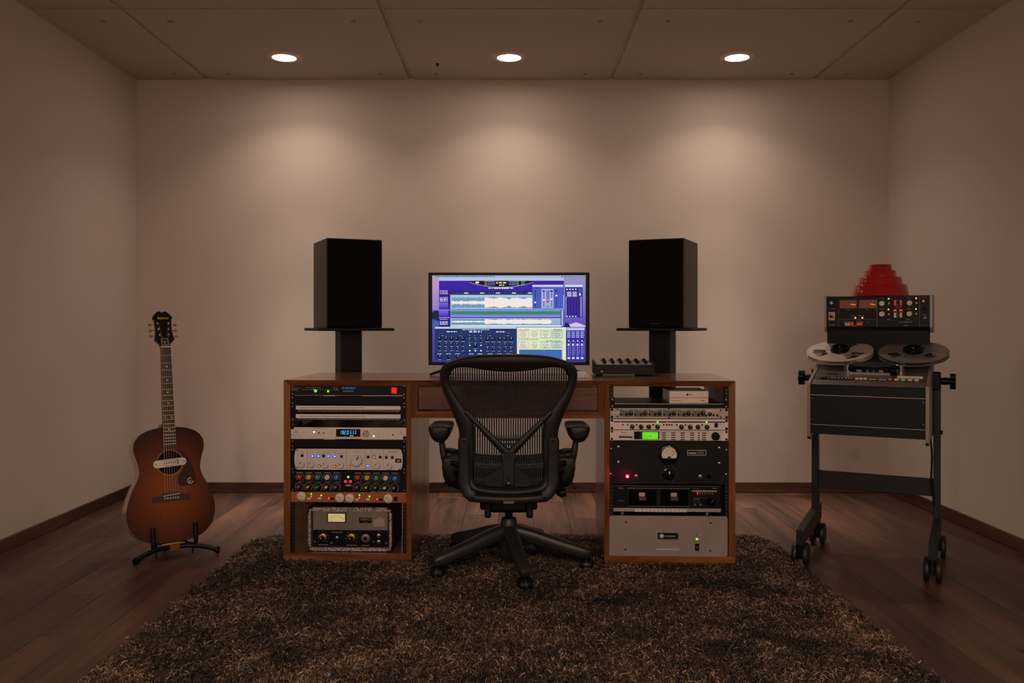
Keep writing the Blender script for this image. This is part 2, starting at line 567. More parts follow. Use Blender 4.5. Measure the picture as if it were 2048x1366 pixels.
DESK_LOC = Vector((-0.0185, 3.593, 0.008)); DESK_YAW = R(-2.0)
DESK_M = Matrix.Translation(DESK_LOC) @ Matrix.Rotation(DESK_YAW, 4, 'Z')
def rug_pile():
    rng = np.random.default_rng(3)
    N = 340000
    px = rng.uniform(RX0, RX1, N); py = RY0 + (RY1 - RY0) * rng.uniform(0, 1, N)
    keep = (py > 1.9) | (rng.uniform(0, 1, N) < 0.3)
    r = 0.16                                              # rounded corners
    dx = np.maximum(np.maximum(RX0 + r - px, px - (RX1 - r)), 0); dy = np.maximum(np.maximum(RY0 + r - py, py - (RY1 - r)), 0)
    keep &= dx * dx + dy * dy < r * r
    inv = DESK_M.inverted()                               # no pile under the two pedestals
    lx = inv[0][0] * px + inv[0][1] * py + inv[0][3]; ly = inv[1][0] * px + inv[1][1] * py + inv[1][3]
    keep &= ~((ly > -0.004) & (ly < 0.575) & (((lx > -0.935) & (lx < -0.39)) | ((lx > 0.39) & (lx < 0.935))))
    px, py = px[keep], py[keep]; N = len(px)
    # tufts lean together
    cell = 0.02
    ci = (np.floor(px / cell).astype(int) * 7919 + np.floor(py / cell).astype(int) * 104729) % 65536
    clump = rng.uniform(0, 2 * np.pi, 65536)[ci]
    ang = clump + rng.normal(0, 0.9, N)
    L = rng.uniform(0.016, 0.029, N); lean = rng.uniform(0.25, 0.95, N); arch = rng.uniform(0.35, 0.85, N)
    w = rng.uniform(0.0011, 0.0019, N)
    d = np.stack([np.cos(ang), np.sin(ang)], 1)
    perp = np.stack([-d[:, 1], d[:, 0]], 1)
    curl = rng.normal(0, 0.55, N)
    tw = rng.uniform(0, 2 * np.pi, N); spin = rng.normal(0, 1.2, N)
    V = np.zeros((N, 8, 3), np.float32)
    for i, t in enumerate((0.0, 0.4, 0.72, 1.0)):                # yarn ends rise and curl over
        hor = L * lean * t ** 1.3
        z = 0.008 + L * 0.95 * np.sin(np.pi * arch * t) / np.sin(np.pi * np.minimum(arch, 0.5))
        c = np.stack([px + d[:, 0] * hor + perp[:, 0] * L * curl * t * t, py + d[:, 1] * hor + perp[:, 1] * L * curl * t * t, z], 1)
        a_ = tw + spin * t
        side = np.stack([np.cos(a_), np.sin(a_), 0.45 * np.sin(a_ * 2 + tw)], 1)
        ww = w * (0.9, 1.1, 1.05, 0.75)[i]
        V[:, 2 * i] = c - side * ww[:, None]
        V[:, 2 * i + 1] = c + side * ww[:, None]
    V[:, :, 2] = np.maximum(V[:, :, 2], 0.0085)
    base = (np.arange(N) * 8)[:, None]
    F = np.concatenate([base + np.array([[0, 1, 3, 2]]), base + np.array([[2, 3, 5, 4]]), base + np.array([[4, 5, 7, 6]])], 1).reshape(-1)
    me = bpy.data.meshes.new('pile')
    me.vertices.add(N * 8); me.vertices.foreach_set('co', V.reshape(-1))
    me.loops.add(len(F)); me.loops.foreach_set('vertex_index', F.astype(np.int32))
    me.polygons.add(N * 3); me.polygons.foreach_set('loop_start', np.arange(0, N * 12, 4, dtype=np.int32))
    me.polygons.foreach_set('use_smooth', np.ones(N * 3, dtype=bool))
    me.update(calc_edges=True)
    cell = 0.11                                           # broad lighter and darker patches
    gx, gy = px / cell, py / cell
    grid = rng.normal(0, 1, (64, 64)); ix, iy = np.floor(gx).astype(int), np.floor(gy).astype(int); fx, fy = gx - ix, gy - iy
    fx = fx * fx * (3 - 2 * fx); fy = fy * fy * (3 - 2 * fy)
    g = lambda a, b: grid[a % 64, b % 64]
    patch = (g(ix, iy) * (1 - fx) + g(ix + 1, iy) * fx) * (1 - fy) + (g(ix, iy + 1) * (1 - fx) + g(ix + 1, iy + 1) * fx) * fy
    tone = np.clip(rng.beta(1.2, 2.3, N) + 0.12 * np.sin(clump * 3) + 0.12 * patch, 0, 1).astype(np.float32)
    at = me.attributes.new('tone', 'FLOAT', 'POINT'); at.data.foreach_set('value', np.repeat(tone, 8))
    m = bpy.data.materials.new('rug_yarn'); m.use_nodes = True
    nt = m.node_tree; bs = nt.nodes['Principled BSDF']
    a = nt.nodes.new('ShaderNodeAttribute'); a.attribute_name = 'tone'
    cr = nt.nodes.new('ShaderNodeValToRGB')
    cr.color_ramp.elements[0].color = lin('#170f0a'); cr.color_ramp.elements[1].color = lin('#bb9d82')
    e = cr.color_ramp.elements.new(0.45); e.color = lin('#543f2f')
    nt.links.new(a.outputs['Fac'], cr.inputs['Fac']); nt.links.new(cr.outputs['Color'], bs.inputs['Base Color'])
    bs.inputs['Roughness'].default_value = 0.85
    me.materials.append(m)
    o = link('pile', me, rug); o['kind'] = 'stuff'
rug_pile()

# ================================================================ DESK
desk = thing('studio_desk', 'wooden studio desk with two open rack pedestals and a centre drawer', 'desk', DESK_LOC, DESK_YAW)
T, CH, DD, HW, HT, CW = 0.0235, 0.014, 0.57, 0.928, 0.764, 0.532
def board(name, x0, x1, z0, z1, chamfer, m, y1=DD, ch=CH):
    """board whose front edge is cut back towards one side: 't' high at top, 'b' high at bottom, 'l', 'r'"""
    yl = {'l': (0, ch), 'r': (ch, 0)}.get(chamfer, (0, 0)); zt = {'t': (ch, 0), 'b': (0, ch)}.get(chamfer, (0, 0))
    vs = []
    for z, dz in ((z0, zt[0]), (z1, zt[1])):
        vs += [(x0, yl[0] + dz, z), (x1, yl[1] + dz, z), (x1, y1, z), (x0, y1, z)]
    return MB().add(vs, [(3, 2, 1, 0), (4, 5, 6, 7), (0, 1, 5, 4), (1, 2, 6, 5), (2, 3, 7, 6), (3, 0, 4, 7)]).build(name, m, desk)
board('desk_top', -HW, HW, HT - T, HT, 't', M_DESK_X)
BB = 0.047
for sx in (-1, 1):
    xo, xi = sx * HW, sx * (HW - CW)
    if sx < 0:
        board('side_board', xo, xo + T, BB, HT - 0.0002, 'l', M_DESK_Z); board('side_board', xi - T, xi, BB, HT - 0.0002, 'r', M_DESK_Z)
        board('drawer_frame', xi + 0.0004, xi + T, 0.609, HT - 0.0002, 'l', M_DESK_Z)
    else:
        board('side_board', xo - T, xo, BB, HT - 0.0002, 'r', M_DESK_Z); board('side_board', xi, xi + T, BB, HT - 0.0002, 'l', M_DESK_Z)
        board('drawer_frame', xi - T, xi - 0.0004, 0.609, HT - 0.0002, 'r', M_DESK_Z)
    a, c = min(xo, xi), max(xo, xi)
    b = MB()
    b.add([(x, y, z) for x in (a, c) for (y, z) in ((0, 0), (DD, 0), (DD, BB), (0.008, BB), (0, BB - 0.005))],
          [(0, 1, 2, 3, 4), (9, 8, 7, 6, 5)] + [(i, i + 5, (i + 1) % 5 + 5, (i + 1) % 5) for i in range(5)])
    b.build('plinth', M_DESK_X, desk)
xi = HW - CW
board('drawer_rail', -xi + 0.0004, xi - 0.0004, 0.609, 0.609 + 0.026, 'b', M_DESK_X)
dr = MB().rbox(-xi + T + 0.003, xi - T - 0.003, 0.016, 0.034, 0.6415, HT - T - 0.004, 0.0015, 1).build('drawer', M_DRAWER, desk)
MB().box(-xi + T + 0.012, xi - T - 0.012, 0.034, 0.42, 0.65, 0.725).build('drawer_box', M_DRAWER, dr)
# rack rails: black steel strips with square holes, seen beside the gear
PY = 0.017                                              # front plane of the rack panels in the desk
RAILZ0, RAILZ1 = BB + 0.0005, HT - T - 0.0005
rail = MB().box(-0.0075, 0.0075, 0, 0.0025, RAILZ0, RAILZ1).box(-0.0075, -0.0050, 0.0025, 0.03, RAILZ0, RAILZ1)
hole = MB()
z = RAILZ0 + 0.012; k = 0
while z < RAILZ1 - 0.01:
    hole.lathe([(0.0021, -0.0003), (0.0017, 0.0004)], 8, '-y', M=Matrix.Translation((0, 0, z)))
    z += (0.0127, 0.0159, 0.0159)[k % 3]; k += 1
rail_me = rail.mesh('rack_rail', M_BLACK); hole_me = hole.mesh('rail_holes', M_STEEL)
CABX = HW - CW / 2
for cx in (-CABX, CABX):
    for s in (-1, 1):
        r_ = link('rack_rail', rail_me, desk, (cx + s * 0.2345, PY + 0.0035, 0))
        link('rail_holes', hole_me, r_, (0, 0, 0))

# ================================================================ RACK GEAR
class Unit:
    """one rack unit; positions are read in the photograph's pixels at the rack plane and turned into metres"""
    def __init__(self, side, name, label, cat, py0, py1, px0=None, px1=None, y=0.0):
        self.cx = -CABX if side == 'L' else CABX
        self.s = 481.5 if side == 'L' else 488.0
        self.pxc = 693.0 if side == 'L' else 1336.0
        self.pyb = py1
        z = 1 - (py1 - 650) / self.s
        p = DESK_M @ Vector((self.cx, PY + y, 0))
        self.t = thing(name, label, cat, (p.x, p.y, z), DESK_YAW)
        self.py0, self.py1 = py0, py1
        self.W = 0.4826; self.H = (py1 - py0) / self.s
    def x(self, px): return (px - self.pxc) / self.s
    def z(self, py): return (self.pyb - py) / self.s
    def panel(self, m, depth=0.28, chassis=M_BLACK, w=None, th=0.003):
        w = w or self.W
        MB().rbox(-w / 2, w / 2, 0, th, 0.0006, self.H - 0.0006, 0.0008, 1).build('faceplate', m, self.t)
        if depth:
            MB().box(-0.215, 0.215, th, depth, 0.002, self.H - 0.002).build('chassis', chassis, self.t)
    def screws(self, m=M_STEEL, r=0.0042, rows=2, inset=0.008, dz=None):
        me = knob_mesh(r, 0.0025, m, n=12)
        dz = dz or 0.0063
        zs = [dz, self.H - dz] if rows == 2 else [self.H / 2]
        for sx in (-1, 1):
            for z in zs:
                link('screw', me, self.t, (sx * (self.W / 2 - inset), 0, z))
    def knob(self, px, py, rpx, h, body, cap=None, ptr=None, rot=0.0, skirt=False, name='knob', parent=None):
        return link(name, knob_mesh(rpx / self.s, h, body, cap, ptr, skirt), parent or self.t, (self.x(px), 0, self.z(py)), (0, R(rot), 0))
    def box(self, px0, px1, py0, py1, m, h=0.002, name='button', r=0.0006, y=0.0, parent=None):
        return MB().rbox(self.x(px0), self.x(px1), y - h, y + 0.0005, self.z(py1), self.z(py0), r, 1).build(name, m, parent or self.t)
    def led(self, px, py, rpx, m, name='indicator_light'):
        return link(name, knob_mesh(rpx / self.s, 0.002, m, n=12), self.t, (self.x(px), 0, self.z(py)))
    def text(self, s, px, py, hpx, m=M_WHITE, **k):
        return text(s, hpx / self.s, m, self.t, self.x(px), self.z(py), **k)
    def paint(self): return Paint(0.00015)
    def wordline(self, P, px0, px1, py, hpx, color, layer=2):
        P.words(self.x(px0), self.x(px1), self.z(py), hpx / self.s, color, layer)

def cxy(ox, oy, sc):
    return lambda X, Y: (ox + X / sc, oy + Y / sc)
A = cxy(560, 740, 6.504); B_ = cxy(560, 930, 6.211); C_ = cxy(1200, 740, 6.504); D_ = cxy(1200, 930, 6.211)

# --- power conditioner
u = Unit('L', 'power_conditioner', 'black power conditioner with blue lettering and red switch, topmost in left rack', 'rack unit', 768.5, 791.3)
u.panel(M_PANELBLK)
u.screws(M_STEEL, 0.003)
u.text('FURMAN', *A(865, 238), 4.6, mat('blue_print', '#2a9be6', 0.5, emit=0.25), shear=0.3, bold=0.0, xs=1.08)
u.text('Power Conditioning', *A(860, 274), 2.9, M_WHITE, shear=0.35, xs=0.62)
P = u.paint()
for X0, X1, Y, h in ((115, 240, 235, 1.0), (115, 200, 250, 1.0), (115, 210, 265, 1.0), (310, 500, 230, 0.9), (665, 725, 230, 0.9), (665, 735, 245, 0.9), (665, 735, 262, 0.9),
                     (1305, 1400, 198, 0.9), (560, 640, 258, 0.8)):
    u.wordline(P, A(X0, 0)[0], A(X1, 0)[0], A(0, Y)[1], h, '#9a948c')
P.build('panel_print', M_PRINT, u.t, (0, -0.0002, 0))
for i in range(10):
    px, py = A(265 + i * 29, 255)
    u.led(px, py, 0.7, M_WHITE if i != 5 else L_GREEN)
for X, Y, r in ((435, 273, 2.6), (600, 277, 2.0)):
    u.led(*A(X, Y), r, L_GREEN)
o = u.box(*A(1318, 0)[:1], *A(1395, 0)[:1], A(0, 225)[1], A(0, 292)[1], M_SATIN, 0.001, 'outlet')
for X, Y in ((1335, 240), (1375, 240), (1355, 275)):
    u.led(*A(X, Y), 1.2, M_DARKHOLE, 'outlet_slot').parent = u.t
u.box(A(1432, 0)[0], A(1498, 0)[0], A(0, 228)[1], A(0, 300)[1], mat('red_rocker', '#e01018', 0.35, emit=1.0, emit_color=lin('#ff1414')), 0.005, 'power_switch')
u.box(A(160, 0)[0], A(1580, 0)[0], A(0, 326)[1], A(0, 333)[1], M_STEEL, 0.001, 'lower_edge')

# --- blank panel
u = Unit('L', 'blank_rack_panel', 'plain black blank panel between power conditioner and patchbay', 'rack panel', 791.9, 809.6)
u.panel(M_SATIN, depth=0); u.screws(M_STEEL, 0.003)

# --- patchbay
u = Unit('L', 'patchbay', 'black patchbay with two pale label strips and rows of jacks', 'patchbay', 810.2, 841.5)
u.panel(M_SATIN, depth=0.12); u.screws(M_STEEL, 0.003)
jack_me = MB().lathe([(0.0030, 0), (0.0030, 0.0015), (0.0019, 0.0016), (0.0017, -0.001)], 10, '-y').mesh('jack', [M_STEEL])
for k, (Y0, Y1, YJ) in enumerate(((466, 516, 532), (576, 627, 640))):
    st = u.box(A(177, 0)[0], A(1548, 0)[0], A(0, Y0)[1], A(0, Y1)[1], mat('label_strip', '#f3e6de', 0.6), 0.0015, 'label_strip')
    P = u.paint(); 
    u.wordline(P, A(220, 0)[0], A(1080, 0)[0], A(0, (Y0 + Y1) / 2)[1], 1.0, '#6a4d44')
    P.build('strip_print', M_PRINT, st, (0, -0.0017, 0))
    for i in range(48):
        link('jack', jack_me, u.t, (u.x(A(215 + i * 27.8, 0)[0]), 0, u.z(A(0, YJ)[1])))
for i, X in enumerate((230, 590, 850, 1150, 1400, 1500)):
    x0 = u.x(A(X, 0)[0])
    MB().tube(resample([(x0, 0.12, 0.012), (x0 + 0.02, 0.2, -0.008), (x0 + 0.03, 0.26, -0.02), (x0 + 0.05, 0.3, -0.014)], 12), 0.005, 8).build('cable', M_CREAM if i % 2 else M_SATIN, u.t, smooth=60)

# --- converter with blue display
u = Unit('L', 'audio_converter', 'silver audio converter with glowing blue 192.0 display', 'rack unit', 854.5, 878.5)
u.panel(M_SILVER)
for X, Y in ((132, 752), (1600, 875)):
    u.knob(*A(X, Y), 3.2, 0.004, M_SATIN, name='screw')
disp = u.box(A(705, 0)[0], A(1022, 0)[0], A(0, 768)[1], A(0, 868)[1], M_GLOSSBLK, 0.0012, 'display', r=0.001)
# seven-segment digits 192.0
P = Paint(0.00012)
SEG = {'1': 'bc', '9': 'abcdfg', '2': 'abged', '0': 'abcdef'}
px_, pz_ = A(770, 812); x0 = u.x(px_); zc = u.z(pz_)
w_, h_ = 3.3 / u.s, 7.2 / u.s; th = 0.8 / u.s; sh = 0.18
def seg(P, x, zc, w, h, th, which, col, sh=0.0):
    def q(x0, x1, z0, z1):
        P.poly([(x0 + sh * (z0 - zc), z0), (x1 + sh * (z0 - zc), z0), (x1 + sh * (z1 - zc), z1), (x0 + sh * (z1 - zc), z1)], col, 1)
    t = th
    if 'a' in which: q(x, x + w, zc + h / 2 - t, zc + h / 2)
    if 'g' in which: q(x, x + w, zc - t / 2, zc + t / 2)
    if 'd' in which: q(x, x + w, zc - h / 2, zc - h / 2 + t)
    if 'f' in which: q(x, x + t, zc + t / 2, zc + h / 2 - t)
    if 'e' in which: q(x, x + t, zc - h / 2 + t, zc - t / 2)
    if 'b' in which: q(x + w - t, x + w, zc + t / 2, zc + h / 2 - t)
    if 'c' in which: q(x + w - t, x + w, zc - h / 2 + t, zc - t / 2)
xx = x0 - 3.0 / u.s
for ch in '192.0':
    if ch == '.':
        P.rect(xx - 0.2 / u.s, xx + 0.7 / u.s, zc - h_ / 2, zc - h_ / 2 + 0.9 / u.s, '#46b4ff', 1); xx += 1.3 / u.s
    else:
        seg(P, xx, zc, w_, h_, th, SEG[ch], '#46b4ff', sh); xx += 4.6 / u.s
for i, X in enumerate((892, 925, 955)):
    a_, c_ = A(X, 0)[0], A(X + 14, 0)[0]
    for j in range(6):
        Y = 778 + j * 8
        P.rect(u.x(a_), u.x(c_), u.z(A(0, Y + 5)[1]), u.z(A(0, Y)[1]), ('#7a3a40' if j == 0 else '#3e78a8'), 1)
    P.rect(u.x(a_), u.x(c_), u.z(A(0, 828)[1]), u.z(A(0, 822)[1]), '#7fe0ff', 1)
P.rect(u.x(A(885, 0)[0]), u.x(A(930, 0)[0]), u.z(A(0, 857)[1]), u.z(A(0, 850)[1]), '#3ae0d8', 1)
P.build('digits', attr_mat('display_pixels', 1.4), disp, (0, -0.0013, 0))
u.knob(*A(1100, 820), 6.6, 0.012, M_CHROME, name='dial')
for X, Y in ((315, 812), (642, 790), (642, 832), (1198, 822), (1255, 826), (1312, 826), (1370, 826)):
    u.knob(*A(X, Y), 2.0, 0.003, M_SILVERP, name='button')
for X in (480, 542, 1448):
    u.knob(*A(X, 820 if X < 1000 else 840), 1.6, 0.001, M_DARKHOLE, name='jack')
u.led(*A(415, 808), 1.5, L_WHITE); u.led(*A(1197, 858), 1.5, L_WHITE)
u.text('Zu', *A(178, 805), 5.0, M_DARKHOLE, shear=0.3)
P = u.paint()
u.wordline(P, *[A(q, 0)[0] for q in (390, 570)], A(0, 757)[1], 0.8, '#6a6058'); u.wordline(P, *[A(q, 0)[0] for q in (110, 240)], A(0, 850)[1], 0.7, '#6a6058')
u.wordline(P, *[A(q, 0)[0] for q in (1530, 1605)], A(0, 827)[1], 0.8, '#6a6058')
P.poly([(u.x(A(1540, 0)[0]), u.z(A(0, 812)[1])), (u.x(A(1566, 0)[0]), u.z(A(0, 790)[1])), (u.x(A(1562, 0)[0]), u.z(A(0, 808)[1]))], '#3a332e', 2)
P.build('panel_print', M_PRINT, u.t, (0, -0.0002, 0))

u = Unit('L', 'blank_rack_panel', 'plain black blank panel just above the silver mastering monitor controller', 'rack panel', 879.2, 896.0)
u.panel(M_SATIN, depth=0); u.screws(M_STEEL, 0.003)

# --- monitor controller
u = Unit('L', 'monitor_controller', 'silver two-unit monitor controller with lit blue buttons and a large volume knob', 'rack unit', 896.6, 940.6)
u.panel(M_SATIN, depth=0.25); u.screws(M_STEEL, 0.003)
x0, x1 = u.x(A(158, 0)[0]), u.x(A(1577, 0)[0]); z0, z1 = u.z(A(0, 1297)[1]), u.z(A(0, 1025)[1])
pts = []
for k in range(9):
    t_ = k / 8 * math.pi - math.pi / 2
    pts.append((x1 - 0.012 + 0.012 * math.cos(t_), (z0 + z1) / 2 + (z1 - z0) / 2 * math.sin(t_)))
for k in range(9):
    t_ = k / 8 * math.pi + math.pi / 2
    pts.append((x0 + 0.012 + 0.012 * math.cos(t_), (z0 + z1) / 2 + (z1 - z0) / 2 * math.sin(t_)))
MB().prism(pts, -0.003, 0.0005).build('front_cover', M_SILVERP, u.t)
def yoff(o, d=-0.003):
    o.location.y += d; return o
for X, Y, r in ((255, 1228, 6.4), (383, 1228, 6.2), (567, 1232, 6.3), (770, 1235, 6.3), (1242, 1240, 6.2), (1400, 1242, 6.2)):
    yoff(u.knob(*A(X, Y), r, 0.012, M_SILVERP, None, M_DARKHOLE, rot=-35))
yoff(u.knob(*A(980, 1168), 11.6, 0.018, M_SILVERP, None, M_DARKHOLE, rot=30, name='volume_knob'))
for X, Y, c in ((262, 1115, 0), (397, 1118, 1), (480, 1118, 1), (543, 1118, 0), (606, 1118, 1), (692, 1122, 1), (778, 1122, 0), (1127, 1128, 0), (1208, 1128, 2), (1284, 1128, 0),
                (1364, 1132, 0), (1442, 1132, 0), (484, 1248, 2), (690, 1250, 2), (879, 1254, 2), (1126, 1240, 3)):
    px, py = A(X, Y)
    bt = u.box(px - 2.5, px + 2.5, py - 2.6, py + 2.6, (M_SATIN, mat('blue_button', '#2a2fd0', 0.4, emit=0.7, emit_color=lin('#2a35ff')), mat('amber_surround', '#3a2608', 0.5), mat('blue_button', '', 0))[c] if c != 3 else MATS['blue_button'], 0.003, 'button', y=-0.003)
    if c:
        link('indicator_light', knob_mesh(1.25 / u.s, 0.0008, (None, L_WHITE, L_AMBER, L_WHITE)[c], n=10), bt, (u.x(px), -0.006, u.z(py)))
for X in (330, 843, 1090, 1170, 1325):
    u.box(A(X - 2, 0)[0], A(X + 2, 0)[0], A(0, 1030)[1], A(0, 1292)[1], M_TAN, 0.0002, 'divider', r=0.0001, y=-0.003)
u.text('MasterBay S', *A(1445, 1060), 2.9, M_DARKHOLE, y=-0.0034)
pl = u.box(A(1480, 0)[0], A(1560, 0)[0], A(0, 1147)[1], A(0, 1200)[1], M_SATIN, 0.0008, 'badge', y=-0.003)
u.text('spl', *A(1520, 1172), 4.0, M_WHITE, y=-0.0042, shear=0.3, bold=0.0003)
P = u.paint()
for X, Y, r in ((255, 1228, 9), (383, 1228, 9), (567, 1232, 9), (770, 1235, 9), (980, 1168, 15), (1242, 1240, 9), (1400, 1242, 9)):
    px, py = A(X, Y)
    for k in range(-5, 6):
        a_ = R(90 + k * 25)
        P.disc(u.x(px) + r / u.s * math.cos(a_), u.z(py) + r / u.s * math.sin(a_), 0.45 / u.s, '#5a4e44', 1, 5)
for X0, X1, Y in ((240, 290, 1085), (375, 415, 1065), (465, 500, 1065), (525, 560, 1090), (590, 625, 1067), (675, 710, 1070), (755, 805, 1082), (940, 1020, 1066), (1110, 1150, 1090), (1180, 1235, 1092), (1265, 1300, 1092), (1345, 1385, 1097), (1425, 1460, 1097)):
    u.wordline(P, A(X0, 0)[0], A(X1, 0)[0], A(0, Y)[1], 0.8, '#5a4e44')
P.build('panel_print', M_PRINT, u.t, (0, -0.0032, 0))
for X, Y in ((197, 1042), (193, 1272), (1530, 1290)):
    yoff(u.knob(*A(X, Y), 1.4, 0.001, M_DARKHOLE, name='screw'))

# --- parametric equaliser with coloured knobs
u = Unit('L', 'equaliser', 'black equaliser with two banks of red, yellow, green, white and blue knobs', 'rack unit', 941.2, 983.2)
u.panel(M_SATIN, depth=0.25); u.screws(M_STEEL, 0.003)
P = u.paint()
kc = (M_KRED, M_KYEL, M_KGRN, M_KWHT, M_KBLU)
for bank, (X0, dz) in enumerate(((220, 0), (948, 8))):
    for i in range(5):
        X = X0 + i * 115.5
        for (Xk, Y, r, rc, ext) in ((X, 150, 4.9, 1, 9.0), (X - 8, 272, 4.4, 0, 9.4)):
            px, py = B_(Xk, Y + dz * (i / 5))
            if rc:
                u.knob(px, py, 5.0, 0.013, kc[i], None, M_WHITE, rot=random.uniform(-40, 40))
            else:
                u.knob(px, py, 5.8, 0.006, M_SATIN, name='knob_skirt')
                yoff(u.knob(px - 0.8, py, 3.0, 0.007, kc[i], None, M_WHITE, rot=random.uniform(-60, 60)), -0.006)
            for k in range(-5, 6):
                a_ = R(90 + k * 26)
                cx_, cz_ = u.x(px), u.z(py)
                ca, sa = math.cos(a_), math.sin(a_)
                r0, r1, w = 7.0 / u.s, ext / u.s, 0.42 / u.s
                P.poly([(cx_ + r0 * ca - w * sa, cz_ + r0 * sa + w * ca), (cx_ + r0 * ca + w * sa, cz_ + r0 * sa - w * ca),
                        (cx_ + r1 * ca + w * sa, cz_ + r1 * sa - w * ca), (cx_ + r1 * ca - w * sa, cz_ + r1 * sa + w * ca)], '#c9c0b8', 1)
        u.wordline(P, B_(X - 45, 0)[0], B_(X + 40, 0)[0], B_(0, 96)[1], 0.8, '#b9b0a8')
        u.wordline(P, B_(X - 20, 0)[0], B_(X + 60, 0)[0], B_(0, 206)[1], 0.8, '#8d857d')
u.wordline(P, B_(1110, 0)[0], B_(1370, 0)[0], B_(0, 330)[1], 0.9, '#b9b0a8')
P.build('panel_print', M_PRINT, u.t, (0, -0.0002, 0))
u.led(*B_(825, 148), 2.2, L_GREEN); u.led(*B_(792, 205), 3.0, L_RED); u.led(*B_(852, 205), 3.0, L_RED)
u.text('GML', *B_(824, 253), 2.8, M_WHITE, shear=0.35, bold=0.0003, xs=1.5)

# --- copper compressor
u = Unit('L', 'compressor', 'copper coloured compressor with four big cream knobs', 'rack unit', 983.8, 1005.0)
u.panel(M_COPPER, depth=0.25); u.screws(M_STEEL, 0.0035)
for X, Y in ((240, 388), (720, 405), (845, 408), (1325, 412)):
    k_ = u.knob(*B_(X, Y), 9.0, 0.008, M_CREAM, None, None)
    link('knob_top', knob_mesh(4.6 / u.s, 0.008, M_CREAM, None, M_DARKHOLE), k_, (-0.003, -0.008, -0.002))
for X, Y, m_ in ((362, 362, L_GREEN), (362, 395, L_ORANGE), (487, 380, L_AMBER), (582, 415, L_ORANGE), (965, 372, L_GREEN), (965, 405, L_ORANGE), (1090, 387, L_AMBER), (1185, 420, L_ORANGE)):
    u.led(*B_(X, Y), 1.5, m_)
for X, Y, m_ in ((332, 420, M_CREAM), (468, 415, M_CREAM), (935, 430, M_CREAM), (1072, 422, M_CREAM), (625, 418, M_SATIN), (1232, 424, M_SATIN)):
    px, py = B_(X, Y)
    u.box(px - 3.6, px + 3.6, py - 2.0, py + 2.0, m_, 0.004)
u.box(B_(1396, 0)[0], B_(1436, 0)[0], B_(0, 388)[1], B_(0, 440)[1], M_SATIN, 0.004, 'power_switch')
P = u.paint()
for X0, X1, Y in ((310, 345, 362), (310, 345, 378), (520, 570, 380), (600, 640, 375), (600, 640, 390), (910, 945, 375), (910, 945, 392), (1140, 1180, 392), (1210, 1245, 390), (760, 800, 350)):
    u.wordline(P, B_(X0, 0)[0], B_(X1, 0)[0], B_(0, Y)[1], 0.7, '#6a3a22')
P.build('panel_print', M_PRINT, u.t, (0, -0.0002, 0))

# --- vintage tape preamplifier standing on the bottom of the left pedestal
pz = 0.008 + BB
pxc = 694.5
pp = DESK_M @ Vector((-CABX + 0.003, 0.03, 0))
amp = thing('tape_preamplifier', 'vintage tape preamplifier with cream meter in a glittering speckled case', 'preamplifier', (pp.x, pp.y, pz), DESK_YAW)
sA = 478.0
def ax(X): return (B_(X, 0)[0] - pxc) / sA
def az(Y): return (1108.7 - B_(0, Y)[1]) / sA
def sparkle(name):
    m = bpy.data.materials.new(name); m.use_nodes = True; nt = m.node_tree; bs = nt.nodes['Principled BSDF']
    tc = nt.nodes.new('ShaderNodeTexCoord'); vo = nt.nodes.new('ShaderNodeTexVoronoi'); vo.inputs['Scale'].default_value = 560
    nt.links.new(tc.outputs['Object'], vo.inputs['Vector'])
    cr = nt.nodes.new('ShaderNodeValToRGB'); cr.color_ramp.interpolation = 'CONSTANT'
    cr.color_ramp.elements[0].color = lin('#2a231e'); cr.color_ramp.elements[1].position = 0.5; cr.color_ramp.elements[1].color = lin('#e6d8cc')
    sp = nt.nodes.new('ShaderNodeSeparateColor'); nt.links.new(vo.outputs['Color'], sp.inputs[0])
    nt.links.new(sp.outputs[0], cr.inputs['Fac']); nt.links.new(cr.outputs['Color'], bs.inputs['Base Color'])
    bs.inputs['Roughness'].default_value = 0.35; bs.inputs['Metallic'].default_value = 0.2
    return m
M_SPARK = sparkle('speckled_covering')
xl, xr, zt = ax(312), ax(1362), az(565)
MB().rbox(xl, xr, 0.012, 0.26, 0.0, zt, 0.006, 2).build('case', mat('dark_vinyl', '#1d1916', 0.6), amp)
MB().box(xl + 0.002, xr - 0.002, 0, 0.014, zt - 0.014, zt).build('speckled_trim', M_SPARK, amp)
MB().box(xl + 0.002, xr - 0.002, 0, 0.014, 0.003, 0.016).build('speckled_trim', M_SPARK, amp)
MB().box(xl + 0.002, xl + 0.012, 0, 0.014, 0.016, zt - 0.014).build('speckled_trim', M_SPARK, amp)
MB().box(xr - 0.012, xr - 0.002, 0, 0.014, 0.016, zt - 0.014).build('speckled_trim', M_SPARK, amp)
for sx, xc in ((1, xl), (-1, xr)):
    for zc_, sz in ((0.0, 1), (zt, -1)):
        b = MB().rbox(min(xc, xc + sx * 0.022), max(xc, xc + sx * 0.022), -0.003, 0.02, min(zc_, zc_ + sz * 0.006), max(zc_, zc_ + sz * 0.006), 0.001, 1)
        b.rbox(min(xc, xc + sx * 0.006), max(xc, xc + sx * 0.006), -0.003, 0.02, min(zc_, zc_ + sz * 0.022), max(zc_, zc_ + sz * 0.022), 0.001, 1)
        b.build('corner_guard', M_PANELBLK, amp)
MB().box(ax(375), ax(1305), 0.004, 0.014, az(845), az(605)).build('upper_faceplate', mat('aged_aluminium', '#8a8178', 0.45, 0.6, noise=0.1, nscale=25), amp)
MB().box(ax(375), ax(1305), 0.004, 0.014, az(1045), az(848)).build('lower_faceplate', M_SATIN, amp)
mt = MB().rbox(ax(553), ax(790), -0.003, 0.006, az(750), az(628), 0.003, 2).build('meter', M_SATIN, amp)
